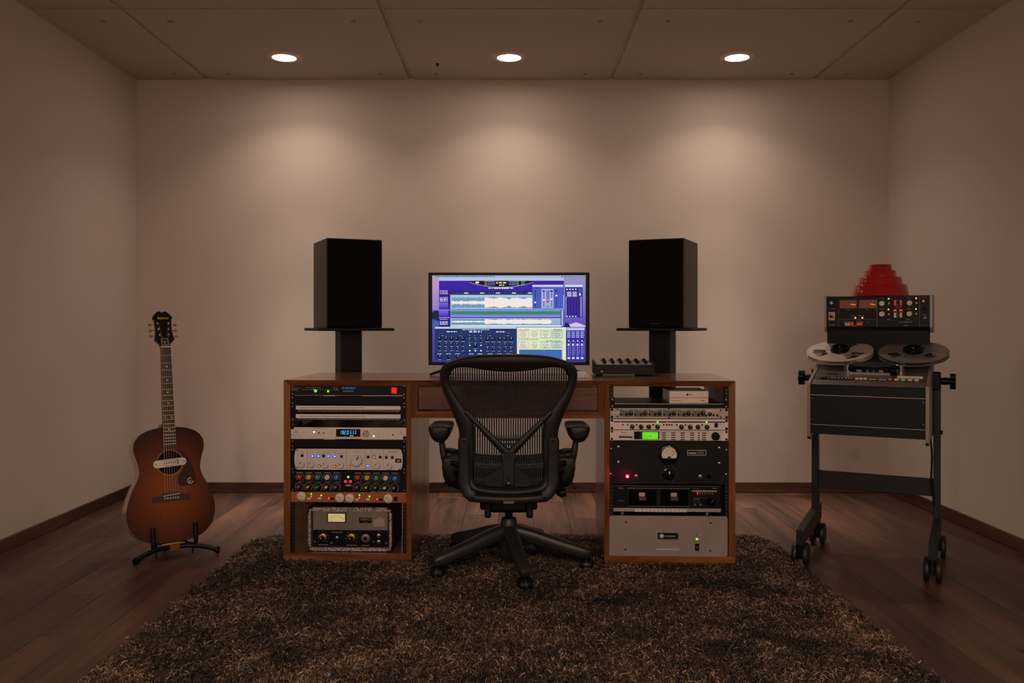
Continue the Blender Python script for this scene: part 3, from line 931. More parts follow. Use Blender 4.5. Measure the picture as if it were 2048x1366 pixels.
MB().rbox(ax(565), ax(780), -0.0036, 0.0, az(740), az(636), 0.002, 2).build('meter_face', mat('lit_meter_face', '#d8cf9a', 0.5, emit=0.35, emit_color=lin('#e9d98a')), mt)
P = Paint(0.00015)
mcx, mcz, mr = ax(672), az(790), (790 - 668) / 6.21 / sA
P.arc(mcx, mcz, mr, 0.0006, R(50), R(138), '#4a4030', 1); P.arc(mcx, mcz, mr * 1.02, 0.0014, R(38), R(66), '#b02a1a', 2)
for k in range(9):
    a_ = R(45 + k * 11); P.disc(mcx + mr * 1.12 * math.cos(a_), mcz + mr * 1.12 * math.sin(a_), 0.0008, '#4a4030', 2, 5)
P.poly([(ax(590), az(705)), (ax(592), az(709)), (ax(625), az(730)), (ax(622), az(733))], '#2a2018', 3)
P.build('meter_scale', M_PRINT, mt, (0, -0.0038, 0))
bd = MB().rbox(ax(950), ax(1105), 0.002, 0.0045, az(755), az(690), 0.001, 1).build('nameplate', M_SATIN, amp)
text('AMPEX', 4.5 / sA, M_TAN, bd, ax(1028), az(712), y=0.0016, bold=0.0003, xs=1.1)
text('PR-10', 2.2 / sA, M_TAN, bd, ax(1028), az(746), y=0.0016)
P = Paint(0.00015)
for X0, X1, Y in ((440, 565, 1028), (795, 925, 1030), (985, 1075, 1032), (610, 740, 872)):
    P.words(ax(X0), ax(X1), az(Y), 1.3 / sA, '#b5aa9c', 1)
for X in (495, 852):
    for k in range(-4, 5):
        a_ = R(90 + k * 32); P.disc(ax(X) + 11.5 / sA * math.cos(a_), az(940) + 11.5 / sA * math.sin(a_), 0.6 / sA, '#cfc6ba', 1, 6)
P.build('panel_print', M_PRINT, amp, (0, 0.0037, 0))
M_BRASS = mat('aged_brass', '#b08a4c', 0.3, 0.8)
for X in (495, 852):
    k_ = link('knob', knob_mesh(8.6 / sA, 0.006, M_BRASS), amp, (ax(X), 0.004, az(940)))
    link('knob_grip', knob_mesh(5.4 / sA, 0.014, M_SATIN, None, M_WHITE), k_, (-0.001, -0.006, -0.003), (0, R(-20), 0))
k_ = link('socket', knob_mesh(8.8 / sA, 0.003, M_STEEL), amp, (ax(1030), 0.004, az(945)))
link('socket_hole', knob_mesh(3.6 / sA, 0.001, M_DARKHOLE), k_, (0, -0.003, 0))
for X, Y, r in ((672, 940, 3.4), (1192, 910, 3.8), (1192, 986, 3.8), (398, 990, 2.0), (605, 1000, 2.2), (1130, 985, 2.2), (1286, 1002, 2.2), (395, 640, 1.3), (672, 797, 1.4)):
    link('fitting', knob_mesh(r / sA, 0.004, M_STEEL), amp, (ax(X), 0.004, az(Y)))
MB().prism([(ax(1130), az(800)), (ax(1265), az(790)), (ax(1260), az(700)), (ax(1200), az(680)), (ax(1130), az(720))], 0.0036, 0.0045).build('tape_residue', mat('residue', '#a09489', 0.7), amp)
MB().tube(resample([(-0.1, 0.13, zt), (-0.08, 0.13, zt + 0.010), (0.08, 0.13, zt + 0.010), (0.1, 0.13, zt)], 12), 0.006, 8).build('handle', M_SATIN, amp, smooth=60)

# ---------------------------------------------------------------- right rack
# shelf
u = Unit('R', 'rack_shelf', 'thin black rack shelf carrying the silver disc drive', 'shelf', 807.0, 815.6)
MB().rbox(-0.223, 0.223, 0.004, 0.30, 0.0145, 0.0165, 0.0005, 1).build('tray', mat('dark_steel', '#262321', 0.35, 0.5), u.t)
MB().box(-0.223, 0.223, 0.002, 0.005, 0.0, 0.0165).build('front_lip', M_SATIN, u.t)
MB().box(-0.222, 0.222, 0.0015, 0.003, 0.0145, 0.0168).build('bright_edge', M_STEEL, u.t)
for s_ in (-1, 1):
    MB().box(s_ * 0.2413 if s_ < 0 else 0.222, -0.222 if s_ < 0 else 0.2413, 0, 0.0035, -0.002, 0.042).build('bracket', M_SATIN, u.t)
u.H = 0.04
for s_ in (-1, 1):
    for z in (0.006, 0.034):
        link('screw', knob_mesh(0.0035, 0.0025, M_STEEL, n=12), u.t, (s_ * 0.232, 0, z))
shelf_z = u.t.location.z + 0.0165
# disc drive
pp = DESK_M @ Vector((CABX + 0.0825, PY + 0.012, 0))
dv = thing('disc_drive', 'small silver external disc drive on the rack shelf', 'disc drive', (pp.x, pp.y, shelf_z), DESK_YAW)
sD = 485.0
dw, dh = 77.5 / sD / 2, 25 / sD
MB().rbox(-dw, dw, 0.001, 0.2, 0.0, dh, 0.003, 2).build('housing', M_SILVERP, dv)
MB().rbox(-dw, dw, -0.003, 0.004, dh * 0.47, dh, 0.0025, 2).build('front_panel', mat('pale_silver', '#ddd0c6', 0.35, 0.2), dv)
MB().rbox(-dw, dw, -0.003, 0.004, 0.0005, dh * 0.45, 0.0025, 2).build('disc_tray', MATS['pale_silver'], dv)
text('LG', 3.2 / sD, M_DARKHOLE, dv, 0.006, dh * 0.71, y=-0.0034, bold=0.0002)
MB().lathe([(0.0045, 0), (0.0044, 0.0006)], 16, '-y').build('logo', M_DARKHOLE, dv, (-0.006, -0.0028, dh * 0.71))
P = Paint(0.00015); P.words(-dw * 0.9, -dw * 0.38, dh * 0.24, 0.0022, '#5a4c44', 1); P.rect(dw * 0.6, dw * 0.8, dh * 0.21, dh * 0.26, '#3a302a', 1)
P.build('panel_print', M_PRINT, dv, (0, -0.0031, 0))

# six-channel mixer
u = Unit('R', 'line_mixer', 'grey six-channel rack mixer with small black and white knobs', 'rack unit', 816.2, 837.6)
u.panel(M_SILVER_D); u.screws(M_SATIN, 0.0055)
P = u.paint()
u.text('ROLLS', *C_(190, 560), 3.6, M_WHITE, bold=0.0002)
for i in range(6):
    X = 262 + i * 186.5
    P_rect = (u.x(C_(X - 18, 0)[0]), u.x(C_(X + 160, 0)[0]), u.z(C_(0, 612)[1]), u.z(C_(0, 512)[1]))
    P.rect(P_rect[0], P_rect[1], P_rect[2], P_rect[3], '#77706a', 1)
    P.rect(P_rect[0], P_rect[1], P_rect[2] - 0.0008, P_rect[2], '#dcd4cc', 2); P.rect(P_rect[0], P_rect[1], P_rect[3], P_rect[3] + 0.0008, '#dcd4cc', 2)
    u.wordline(P, C_(X + 25, 0)[0], C_(X + 105, 0)[0], C_(0, 520)[1], 0.9, '#e8e0d8', 3)
    u.knob(*C_(X, 580), 2.2, 0.001, M_DARKHOLE, name='jack')
    u.knob(*C_(X + 32, 548), 0.9, 0.001, M_DARKHOLE, name='jack'); u.knob(*C_(X + 32, 580), 0.9, 0.001, M_DARKHOLE, name='jack')
    u.knob(*C_(X + 75, 580), 3.2, 0.008, M_SATIN, None, M_WHITE, rot=130)
    u.knob(*C_(X + 128, 566), 4.0, 0.010, M_SATIN, None, M_WHITE, rot=20)
u.knob(*C_(1410, 572), 3.8, 0.010, M_SATIN, None, M_WHITE, rot=-30)
for X, Y in ((1365, 592), (1460, 585), (1508, 590)):
    u.knob(*C_(X, Y), 2.2, 0.002, M_SATIN, name='jack')
for X, Y in ((217, 515), (217, 607), (1552, 520), (1552, 612), (883, 507), (883, 622)):
    u.knob(*C_(X, Y), 1.6, 0.001, M_DARKHOLE, name='hole')
P.rect(u.x(C_(1375, 0)[0]), u.x(C_(1535, 0)[0]), u.z(C_(0, 536)[1]), u.z(C_(0, 515)[1]), '#d8cfc6', 2)
u.wordline(P, C_(1445, 0)[0], C_(1530, 0)[0], C_(0, 524)[1], 0.9, '#5a524c', 3)
P.build('panel_print', M_PRINT, u.t, (0, -0.0002, 0))

# exciter
u = Unit('R', 'exciter', 'pale silver rack processor with a black slot and eight black knobs', 'rack unit', 838.2, 859.8)
u.panel(mat('pink_silver', '#ecdcd4', 0.4, 0.2)); u.screws(M_SATIN, 0.0055)
u.box(C_(165, 0)[0], C_(1605, 0)[0], C_(0, 669)[1], C_(0, 684)[1], M_DARKHOLE, 0.0008, 'slot')
for X, m_ in ((255, L_RED), (736, L_GREEN), (858, L_RED), (1370, L_GREEN)):
    yoff(u.led(*C_(X, 677), 1.5 if m_ is L_GREEN else 0.7, m_), -0.0006)
for X in (407, 521, 620, 735, 1043, 1157, 1257, 1372):
    u.knob(*C_(X, 738), 4.5, 0.012, M_SATIN, None, M_WHITE, rot=random.uniform(-20, 50))
for X in (285, 348, 463, 678, 816, 855, 888, 920, 985, 1098, 1312):
    px, py = C_(X, 713); u.box(px - 1.4, px + 1.4, py - 1.6, py + 1.6, M_SATIN, 0.003)
u.box(C_(1472, 0)[0], C_(1514, 0)[0], C_(0, 688)[1], C_(0, 745)[1], M_SATIN, 0.004, 'power_switch')
u.text('APHEX', *C_(182, 712), 2.4, M_WHITE, shear=0.2)
P = u.paint()
for X in (880, 1060, 690, 500, 310, 1250):
    P.arc(u.x(C_(X, 0)[0]), u.z(C_(0, 640)[1]), 0.0016, 0.0006, R(180), R(360), '#6a5e56', 1, 6)
u.wordline(P, C_(1530, 0)[0], C_(1600, 0)[0], C_(0, 705)[1], 0.8, '#8a7d74')
for X in (407, 521, 620, 735, 1043, 1157, 1257, 1372):
    u.wordline(P, C_(X - 30, 0)[0], C_(X + 30, 0)[0], C_(0, 772)[1], 0.7, '#7a6e66')
P.build('panel_print', M_PRINT, u.t, (0, -0.0002, 0))

# digital processor
u = Unit('R', 'digital_processor', 'silver digital processor with bright green screen and a black dial', 'rack unit', 860.4, 881.6)
u.panel(MATS['pink_silver'], chassis=M_BLACK); u.screws(M_SATIN, 0.0048)
MB().box(u.x(C_(195, 0)[0]), u.x(C_(1568, 0)[0]), -0.0012, 0.0002, u.z(C_(0, 915)[1]), u.z(C_(0, 790)[1])).build('front_cover', M_SILVERP, u.t)
dp = u.box(C_(430, 0)[0], C_(757, 0)[0], C_(0, 800)[1], C_(0, 902)[1], M_GLOSSBLK, 0.001, 'display', y=-0.0012)
P = Paint(0.00012)
X0, X1, Z0, Z1 = u.x(C_(538, 0)[0]), u.x(C_(742, 0)[0]), u.z(C_(0, 898)[1]), u.z(C_(0, 808)[1])
P.rect(X0, X1, Z0, Z1, '#6cf31c', 1)
for a_, c_, Y in ((545, 605, 828), (660, 735, 826), (545, 660, 858), (620, 670, 870), (548, 610, 882), (705, 735, 872)):
    P.words(u.x(C_(a_, 0)[0]), u.x(C_(c_, 0)[0]), u.z(C_(0, Y)[1]), 0.7 / u.s, '#1c5a08', 2)
for X in (505, 518):
    for j in range(7):
        P.rect(u.x(C_(X, 0)[0]), u.x(C_(X + 8, 0)[0]), u.z(C_(0, 818 + j * 11)[1]), u.z(C_(0, 813 + j * 11)[1]), '#3b3b40', 1)
P.build('screen_image', attr_mat('green_screen', 0.85), dp, (0, -0.0024, 0))
u.box(C_(232, 0)[0], C_(412, 0)[0], C_(0, 866)[1], C_(0, 884)[1], M_DARKHOLE, 0.0006, 'card_slot', y=-0.0012)
for X in (818, 938, 1060, 1182, 1335):
    for Y in (820, 847, 876, 904):
        px, py = C_(X, Y); u.box(px - 4.2, px + 4.2, py - 0.9, py + 0.9, M_SATIN, 0.001, y=-0.0012)
for Y in (820, 850, 878, 905):
    px, py = C_(1270, Y); u.box(px - 1.5, px + 1.5, py - 1.1, py + 1.1, M_SATIN, 0.001, y=-0.0012)
yoff(u.knob(*C_(1483, 858), 8.2, 0.014, M_SATIN, name='dial'), -0.0012)
yoff(u.led(*C_(243, 815), 1.4, L_RED), -0.001)
P = u.paint(); u.wordline(P, C_(262, 0)[0], C_(330, 0)[0], C_(0, 816)[1], 1.4, '#3a302a'); u.wordline(P, C_(235, 0)[0], C_(360, 0)[0], C_(0, 853)[1], 0.7, '#6a5e56')
u.wordline(P, C_(790, 0)[0], C_(1410, 0)[0], C_(0, 800)[1], 0.6, '#3a302a')
P.build('panel_print', M_PRINT, u.t, (0, -0.0014, 0))

# four-unit tube limiter
u = Unit('R', 'tube_limiter', 'tall black vintage limiter with a round meter and glowing red pilot lamp', 'rack unit', 882.3, 968.8)
u.panel(mat('crackle_black', '#0f0e0c', 0.55, spec=0.25, bump=0.15, bscale=900), depth=0.28)
for X, Y in ((133, 1030), (1625, 1035)):
    u.knob(*C_(X, Y), 1.7, 0.002, M_STEEL, name='screw')
for X, Y in ((122, 115), (1547, 112)):
    u.knob(*D_(X, Y), 2.0, 0.002, M_STEEL, name='screw')
for X, Y in ((230, 1003), (228, 1200), (1533, 1010), (1533, 1210)):
    u.knob(*C_(X, Y), 2.6, 0.003, M_STEEL, name='screw')
mpx, mpy = C_(880, 1095)
mt = u.knob(mpx, mpy, 20.5, 0.016, M_GLOSSBLK, name='meter')
fc = MB()
rr = 15.0 / u.s
ang = [R(-28 + k * (236 / 28)) for k in range(29)]
fc.prism([(rr * math.cos(a_), rr * math.sin(a_)) for a_ in ang], -0.0168, -0.0155).build('meter_face', mat('meter_card', '#d6cbb8', 0.5, emit=0.05), mt)
P = Paint(0.00015)
P.arc(0, -0.008, 0.026, 0.0006, R(40), R(140), '#4a4038', 1)
P.words(-0.012, 0.012, 0.006, 0.0008, '#4a4038', 1)
P.poly([(0.006, -0.012), (0.0072, -0.0125), (0.0235, 0.0125), (0.0222, 0.0128)], '#8a1f14', 2)
P.poly([(0.012, 0.0175), (0.0235, 0.0122), (0.0238, 0.0136), (0.0125, 0.0190)], '#8a1f14', 2)
P.disc(0, -0.012, 0.0065, '#2a2018', 2, 14)
P.build('meter_scale', M_PRINT, mt, (0, -0.0169, 0))
kpx, kpy = D_(840, 110)
kn = u.knob(kpx, kpy, 12.5, 0.022, M_GLOSSBLK, None, M_WHITE, skirt=True, name='knob')
P = u.paint()
for k in range(12):
    a_ = R(k * 30)
    P.disc(u.x(kpx) + 15.6 / u.s * math.cos(a_), u.z(kpy) + 15.6 / u.s * math.sin(a_), 0.0011, '#cfc6bc', 1, 6)
P.build('panel_print', M_PRINT, u.t, (0, -0.0002, 0))
np_ = u.box(C_(1118, 0)[0], C_(1367, 0)[0], C_(0, 1037)[1], C_(0, 1113)[1], M_STEEL, 0.001, 'nameplate')
u.box(C_(1130, 0)[0], C_(1356, 0)[0], C_(0, 1049)[1], C_(0, 1102)[1], M_SATIN, 0.0014, 'nameplate_field', parent=np_)
P = u.paint(); P.rect(u.x(C_(1140, 0)[0]), u.x(C_(1238, 0)[0]), u.z(C_(0, 1086)[1]), u.z(C_(0, 1072)[1]), '#d8cfc6', 1)
for Y in (1062, 1076, 1090):
    u.wordline(P, C_(1250, 0)[0], C_(1335, 0)[0], C_(0, Y)[1], 0.9, '#a89e94', 1)
P.build('nameplate_print', M_PRINT, np_, (0, -0.0016, 0))
M_JEWEL = mat('red_jewel', '#ff2040', 0.2, emit=5.0, emit_color=(1.0, 0.005, 0.05, 1))
jp = u.knob(*D_(327, 140), 4.6, 0.006, M_CHROME, name='lamp_bezel')
MB().lathe([(0.0078, 0.004), (0.0075, 0.010), (0.005, 0.0135), (0.001, 0.0145)], 20, '-y').build('lamp_jewel', M_JEWEL, jp, smooth=60)
MB().lathe([(0.0034, 0.0142), (0.0028, 0.0150)], 14, '-y').build('lamp_filament', mat('lamp_core', '#ffe8e8', 0.3, emit=6.0, emit_color=(1, 0.75, 0.75, 1)), jp)
jl = bpy.data.lights.new('pilot_lamp_light', 'POINT'); jl.energy = 0.10; jl.color = (1.0, 0.01, 0.06); jl.shadow_soft_size = 0.006
jo = bpy.data.objects.new('pilot_lamp_light', jl); COL.objects.link(jo); jo.parent = jp; jo.location = (0, -0.018, 0)
for X in (440, 1230):
    sw = u.knob(*D_(X, 140), 3.6, 0.004, M_STEEL, name='toggle_switch')
    MB().tube([(0, -0.004, 0), (0, -0.018, 0.006)], [0.0018, 0.0026], 8).build('lever', M_CHROME, sw, smooth=60)
u.knob(*D_(1340, 140), 4.0, 0.012, M_GLOSSBLK, name='fuse_holder')

# power amplifier on the pedestal floor
u = Unit('R', 'power_amplifier', 'wide grey power amplifier with rounded corners on the floor of the right rack', 'power amplifier', 1032.0, 1112.5, y=0.0)
W2, H2 = (1565 - 100) / 6.211 / u.s / 2, (1135 - 632) / 6.211 / u.s
cxa = u.x(D_(832, 0)[0]); zb = u.z(D_(0, 1135)[1])
rr = 0.011; pts = []
for qx, qz, a0 in ((cxa + W2 - rr, zb + H2 - rr, 0), (cxa - W2 + rr, zb + H2 - rr, 90), (cxa - W2 + rr, zb + rr, 180), (cxa + W2 - rr, zb + rr, 270)):
    for k in range(7):
        a_ = R(a0 + 15 * k); pts.append((qx + rr * math.cos(a_), qz + rr * math.sin(a_)))
M_AMPF = mat('satin_grey_aluminium', '#9d918a', 0.42, 0.3, noise=0.1, nscale=9)
MB().prism(pts, -0.004, 0.004).build('faceplate', M_AMPF, u.t)
zfl = 0.008 + BB - u.t.location.z
MB().box(-0.215, 0.215, 0.004, 0.34, zfl + 0.012, zb + H2 - 0.002).build('chassis', M_BLACK, u.t)
for sx in (-1, 1):
    for y_ in (0.03, 0.3):
        MB().lathe([(0.014, zfl), (0.013, zfl + 0.013)], 14).build('foot', M_SATIN, u.t, (sx * 0.18, y_, 0))
for X, Y in ((309, 712), (1354, 715), (305, 1053), (1352, 1058)):
    yoff(u.knob(*D_(X, Y), 1.9, 0.0008, M_DARKHOLE, name='screw'), -0.004)
nb = u.box(D_(703, 0)[0], D_(957, 0)[0], D_(0, 842)[1], D_(0, 915)[1], M_SATIN, 0.0012, 'nameplate', y=-0.004)
u.box(D_(703, 0)[0], D_(957, 0)[0], D_(0, 915)[1], D_(0, 930)[1], M_STEEL, 0.001, 'nameplate_edge', y=-0.004, parent=nb)
P = u.paint(); px, py = D_(752, 880); P.disc(u.x(px), u.z(py), 4.0 / u.s, '#e8e2da', 1, 20)
for k in (-1, 0, 1):
    P.poly([(u.x(px) + k * 0.0028 - 0.0006, u.z(py) - 0.0045), (u.x(px) + k * 0.0028 + 0.0004, u.z(py) - 0.0045), (u.x(px) + k * 0.0028 + 0.0016, u.z(py) + 0.003), (u.x(px) + k * 0.0028 + 0.0004, u.z(py) + 0.003)], '#141312', 2)
P.build('logo', M_PRINT, nb, (0, -0.0053, 0))
text('McCORMACK', 2.7 / u.s, M_WHITE, nb, u.x(D_(855, 0)[0]), u.z(D_(0, 882)[1]), y=-0.0055, xs=1.0)
u.text('POWER DRIVE DNA-1', *D_(828, 1046), 2.7, M_WHITE, y=-0.0043, shear=0.2, bold=0.0002, xs=1.28)
yoff(u.led(*D_(1187, 915), 2.2, L_GREEN), -0.003); yoff(u.led(*D_(1190, 858), 1.2, M_DARKHOLE), -0.003)
P = u.paint(); u.wordline(P, D_(1202, 0)[0], D_(1250, 0)[0], D_(0, 858)[1], 1.1, '#e0d8d0'); u.wordline(P, D_(1212, 0)[0], D_(1242, 0)[0], D_(0, 914)[1], 1.1, '#e0d8d0')
P.build('panel_print', M_PRINT, u.t, (0, -0.0042, 0))
sw = u.box(D_(1163, 0)[0], D_(1213, 0)[0], D_(0, 972)[1], D_(0, 1060)[1], M_SATIN, 0.003, 'power_switch', y=-0.004)
u.knob(*D_(1190, 1017), 1.5, 0.001, M_STEEL, parent=sw, name='switch_dot').location.y = -0.007
amp_top = u.t.location.z + zb + H2 - 0.002

# cassette deck standing on the amplifier
u = Unit('R', 'cassette_deck', 'black double cassette deck with a silver button strip above the grey power amplifier', 'cassette deck', 971.0, 1026.0, y=0.006)
xl, xr = u.x(D_(152, 0)[0]), u.x(D_(1487, 0)[0])
MB().rbox(xl, xr, 0.0, 0.24, 0.0015, u.z(971.0), 0.002, 1).build('housing', M_SATIN, u.t)
fz = amp_top - u.t.location.z
for X in (277, 1335):
    for y_, r_ in ((0.03, 0.008), (0.2, 0.008)):
        b_ = MB().lathe([(0.0085, fz), (0.009, (fz + 0.003) / 2), (0.0085, 0.003)], 16)
        b_.build('foot', M_STEEL, u.t, (u.x(D_(X, 0)[0]), y_, 0), smooth=40)
def dbox(X0, X1, Y0, Y1, m_, h, nm, **k):
    return u.box(D_(X0, 0)[0], D_(X1, 0)[0], D_(0, Y0)[1], D_(0, Y1)[1], m_, h, nm, **k)
strip = dbox(155, 1484, 540, 582, M_SILVER_D, 0.006, 'button_strip')
for i in range(13):
    X = 416 + i * 50
    dbox(X + 2, X + 46, 546, 585, M_SILVERP, 0.0085, 'button', parent=strip)
dbox(160, 1484, 262, 268, M_STEEL, 0.001, 'top_line')
doorf = dbox(325, 1108, 292, 520, M_PANELBLK, 0.003, 'cassette_doors', r=0.002)
dbox(330, 1105, 290, 297, M_STEEL, 0.0035, 'door_line', parent=doorf); dbox(330, 1105, 514, 520, M_TAN, 0.0034, 'door_line', parent=doorf)
for X in (345, 740):
    dr_ = dbox(X, X + 345, 310, 508, M_GLOSSBLK, 0.005, 'cassette_door', parent=doorf, r=0.002)
    dbox(X + 127, X + 203, 345, 395, mat('pale_window', '#b9a5a0', 0.4), 0.0055, 'label_window', parent=dr_)
    dbox(X + 127, X + 215, 400, 445, mat('dim_window', '#4a3f3c', 0.4), 0.0055, 'reel_window', parent=dr_)
u.text('TEAC', *D_(250, 297), 3.4, M_TAN, bold=0.0002)
dbox(1130, 1437, 316, 334, M_SILVER_D, 0.0015, 'display_bar')
for j, Y in enumerate((345, 362)):
    for i in range(7):
        X = 1200 + i * 30
        u.led(*D_(X, Y), 1.2, L_RED if i == 0 else M_TAN)
P = u.paint(); u.wordline(P, D_(1145, 0)[0], D_(1225, 0)[0], D_(0, 292)[1], 0.9, '#7a706a'); u.wordline(P, D_(1385, 0)[0], D_(1430, 0)[0], D_(0, 290)[1], 1.0, '#c9c0b8')
u.wordline(P, D_(205, 0)[0], D_(290, 0)[0], D_(0, 453)[1], 0.8, '#b9a5a0'); u.wordline(P, D_(1145, 0)[0], D_(1310, 0)[0], D_(0, 407)[1], 0.7, '#7a706a'); u.wordline(P, D_(1145, 0)[0], D_(1240, 0)[0], D_(0, 462)[1], 0.7, '#7a706a')
P.build('panel_print', M_PRINT, u.t, (0, -0.0002, 0))
for X in (1150, 1168, 1186):
    dbox(X, X + 10, 420, 438, M_TAN, 0.003, 'button')
u.knob(*D_(1210, 427), 1.6, 0.004, M_BRASS); u.knob(*D_(1167, 495), 2.3, 0.004, M_STEEL, name='jack'); u.knob(*D_(1235, 495), 2.3, 0.004, M_STEEL, name='jack')
u.knob(*D_(1358, 460), 7.6, 0.016, M_GLOSSBLK, None, M_TAN, rot=40, name='level_knob')
# ================================================================ ON AND BEHIND THE DESK
DESK_TOP = DESK_LOC.z + HT
def at(px, py, Y):
    return Vector(((px - 1024) * Y / FOC, Y, 1 + (650 - py) * Y / FOC))

# --- monitor
YM = 4.03
sM = FOC / YM
mon = thing('computer_monitor', 'wide flat monitor showing audio editing software behind the chair', 'monitor', ((1017.5 - 1024) / sM, YM, DESK_TOP), R(-0.6))
def mx(px): return (px - 1017.5) / sM
def mz(py): return 1 + (650 - py) / sM - DESK_TOP
zb, zt = mz(730.5), mz(545)
MB().rbox(mx(856.5), mx(1179), 0.0, 0.035, zb, zt, 0.003, 2).build('bezel', mat('monitor_bezel', '#0c0909', 0.4, spec=0.2), mon)
MB().rbox(mx(930), mx(1110), 0.034, 0.07, zb + 0.02, zt - 0.12, 0.01, 2).build('back_housing', M_BLACK, mon)
for sx, px in ((-1, 905), (1, 1130)):
    x0 = mx(px)
    MB().tube([(x0, 0.018, zb + 0.004), (x0 + sx * 0.03, -0.03, 0.025), (x0 + sx * 0.095, -0.075, 0.0045)], [0.009, 0.008, 0.0055], 8, flat=(0.8, 1.2)).build('foot', M_SATIN, mon, smooth=50)
    MB().tube([(x0, 0.018, zb + 0.004), (x0 + sx * 0.02, 0.06, 0.03), (x0 + sx * 0.05, 0.1, 0.0045)], [0.009, 0.008, 0.0055], 8, flat=(0.8, 1.2)).build('foot', M_SATIN, mon, smooth=50)

S = Paint(0.0001)
SX, SY, SS = 840, 530, 2048 / 350
def qx(X): return mx(SX + X / SS)
def qz(Y): return mz(SY + Y / SS)
def RC(X0, X1, Y0, Y1, c, l=1): S.rect(qx(X0), qx(X1), qz(Y1), qz(Y0), c, l)
def GR(X0, X1, Y0, Y1, ct, cb, l=1): S.grad(qx(X0), qx(X1), qz(Y1), qz(Y0), cb, ct, l)
def DC(X, Y, r, c, l=3, n=10): S.disc(qx(X), qz(Y), r / SS / sM, c, l, n)
def WD(X0, X1, Y, h, c, l=3): S.words(qx(X0), qx(X1), qz(Y), h / SS / sM, c, l)
rs = random.Random(5)
GR(142, 1938, 125, 540, '#8f86c4', '#6a55b0', 0); GR(142, 1938, 540, 1135, '#5a4ab0', '#3a3c96', 0)     # desktop picture: dusk over snowy hills
GR(142, 222, 150, 530, '#c99ac0', '#8f7fd0', 1); GR(1680, 1938, 150, 690, '#9a93c8', '#5a4ec0', 1)
S.poly([(qx(142), qz(640)), (qx(220), qz(660)), (qx(220), qz(540)), (qx(180), qz(530)), (qx(142), qz(560))], '#1c1f4a', 2)
S.poly([(qx(142), qz(740)), (qx(222), qz(740)), (qx(222), qz(650)), (qx(142), qz(630))], '#4a5ab0', 2)
S.poly([(qx(1680), qz(725)), (qx(1935), qz(725)), (qx(1935), qz(710)), (qx(1870), qz(685)), (qx(1820), qz(670)), (qx(1770), qz(690)), (qx(1690), qz(690))], '#d8c6e8', 2)
S.poly([(qx(1680), qz(725)), (qx(1760), qz(725)), (qx(1740), qz(685)), (qx(1700), qz(670))], '#1c2050', 3)
RC(142, 1938, 122, 147, '#9fb2d8', 2); WD(165, 870, 134, 8, '#2b3358'); WD(1650, 1930, 138, 8, '#2b3358')
RC(222, 1683, 147, 184, '#b8c6e2', 2)
RC(222, 1683, 184, 725, '#3a1ea4', 2)
pts = [(qx(580), qz(188))] + [(qx(580 + 744 * k / 16), qz(200 + 58 * math.sin(math.pi * k / 16) ** 0.8)) for k in range(17)] + [(qx(1324), qz(188))]
S.poly([(p[0], p[1] - 0.0016) for p in pts], '#c8d0f8', 3); S.poly(pts, '#0c0c22', 4)
for X0, X1, c in ((757, 790, '#b8d060'), (797, 878, '#88a8e0'), (1040, 1125, '#88a8e0'), (1130, 1158, '#a8e070'), (1185, 1230, '#70e090')):
    for Y in (192, 212, 230):
        WD(X0, X1, Y, 7, c, 5)
WD(890, 1022, 208, 16, '#e8e060', 5); WD(650, 695, 205, 22, '#f0f0ff', 5); WD(925, 985, 236, 10, '#f0f0ff', 5)
WD(800, 1090, 270, 11, '#e8e0ff', 4)
for X in (875, 905, 935, 965, 995, 1022):
    DC(X, 272, 9, '#f4f0ff', 5, 6)
GR(355, 1320, 308, 348, '#10163a', '#27407a', 3)
for i in range(18):
    RC(385 + i * 47, 389 + i * 47, 318, 326, '#8fa6d8', 4)
for X in (515, 702, 888, 1075, 1262):
    RC(X, X + 48, 322, 334, '#e2ecb8', 4)
RC(222, 352, 290, 725, '#2c1a86', 3)
for Y, h in ((302, 9), (320, 7), (336, 8), (380, 8), (396, 10), (410, 10), (425, 8), (635, 7), (665, 10), (680, 9), (695, 9)):
    WD(232, 325, Y, h, '#cfd2f4', 4)
GR(222, 330, 440, 515, '#7a66e0', '#3a22a8', 4); GR(222, 330, 535, 605, '#7a66e0', '#3a22a8', 4)
RC(222, 352, 522, 530, '#9aa8e0', 4); RC(222, 352, 612, 620, '#9aa8e0', 4)
GR(355, 1683, 350, 520, '#b0cbe4', '#9cbcdc', 3)          # first track
GR(355, 1683, 525, 612, '#8fa2dc', '#6a78d8', 3)
RC(362, 1645, 540, 582, '#2f8a70', 4); RC(362, 1645, 582, 612, '#8a86d8', 4)
GR(355, 1655, 622, 708, '#9cc0d8', '#8ab0d0', 3)
RC(355, 1655, 708, 722, '#dfe8f4', 4); RC(450, 1655, 710, 718, '#ffffff', 5)
RC(1645, 1683, 520, 725, '#3d4f9c', 4); RC(1655, 1675, 525, 715, '#a8b4e8', 5)
def wave(X0, X1, yc, amp, start, soft, step, l, jump, tail=None):
    X = X0
    while X < X1:
        loud = X > jump
        a_ = amp * (rs.uniform(0.75, 1.0) if not loud else rs.uniform(0.85, 1.0)); i_ = amp * ((0.16 + 0.2 * rs.random()) if not loud else (0.5 + 0.24 * abs(math.sin(X / 55)) + 0.22 * rs.random()))
        if tail and X > tail:
            a_ *= 0.35; i_ *= 0.5
        RC(X, X + step * 0.72, yc - a_, yc + a_, '#4f86a8', l)
        RC(X, X + step, yc - i_, yc + i_, '#f6ece6', l + 1)
        X += step
wave(372, 1312, 440, 68, 0, 0, 6.5, 5, 750)
wave(372, 1540, 663, 34, 0, 0, 7.0, 5, 750, 1520)
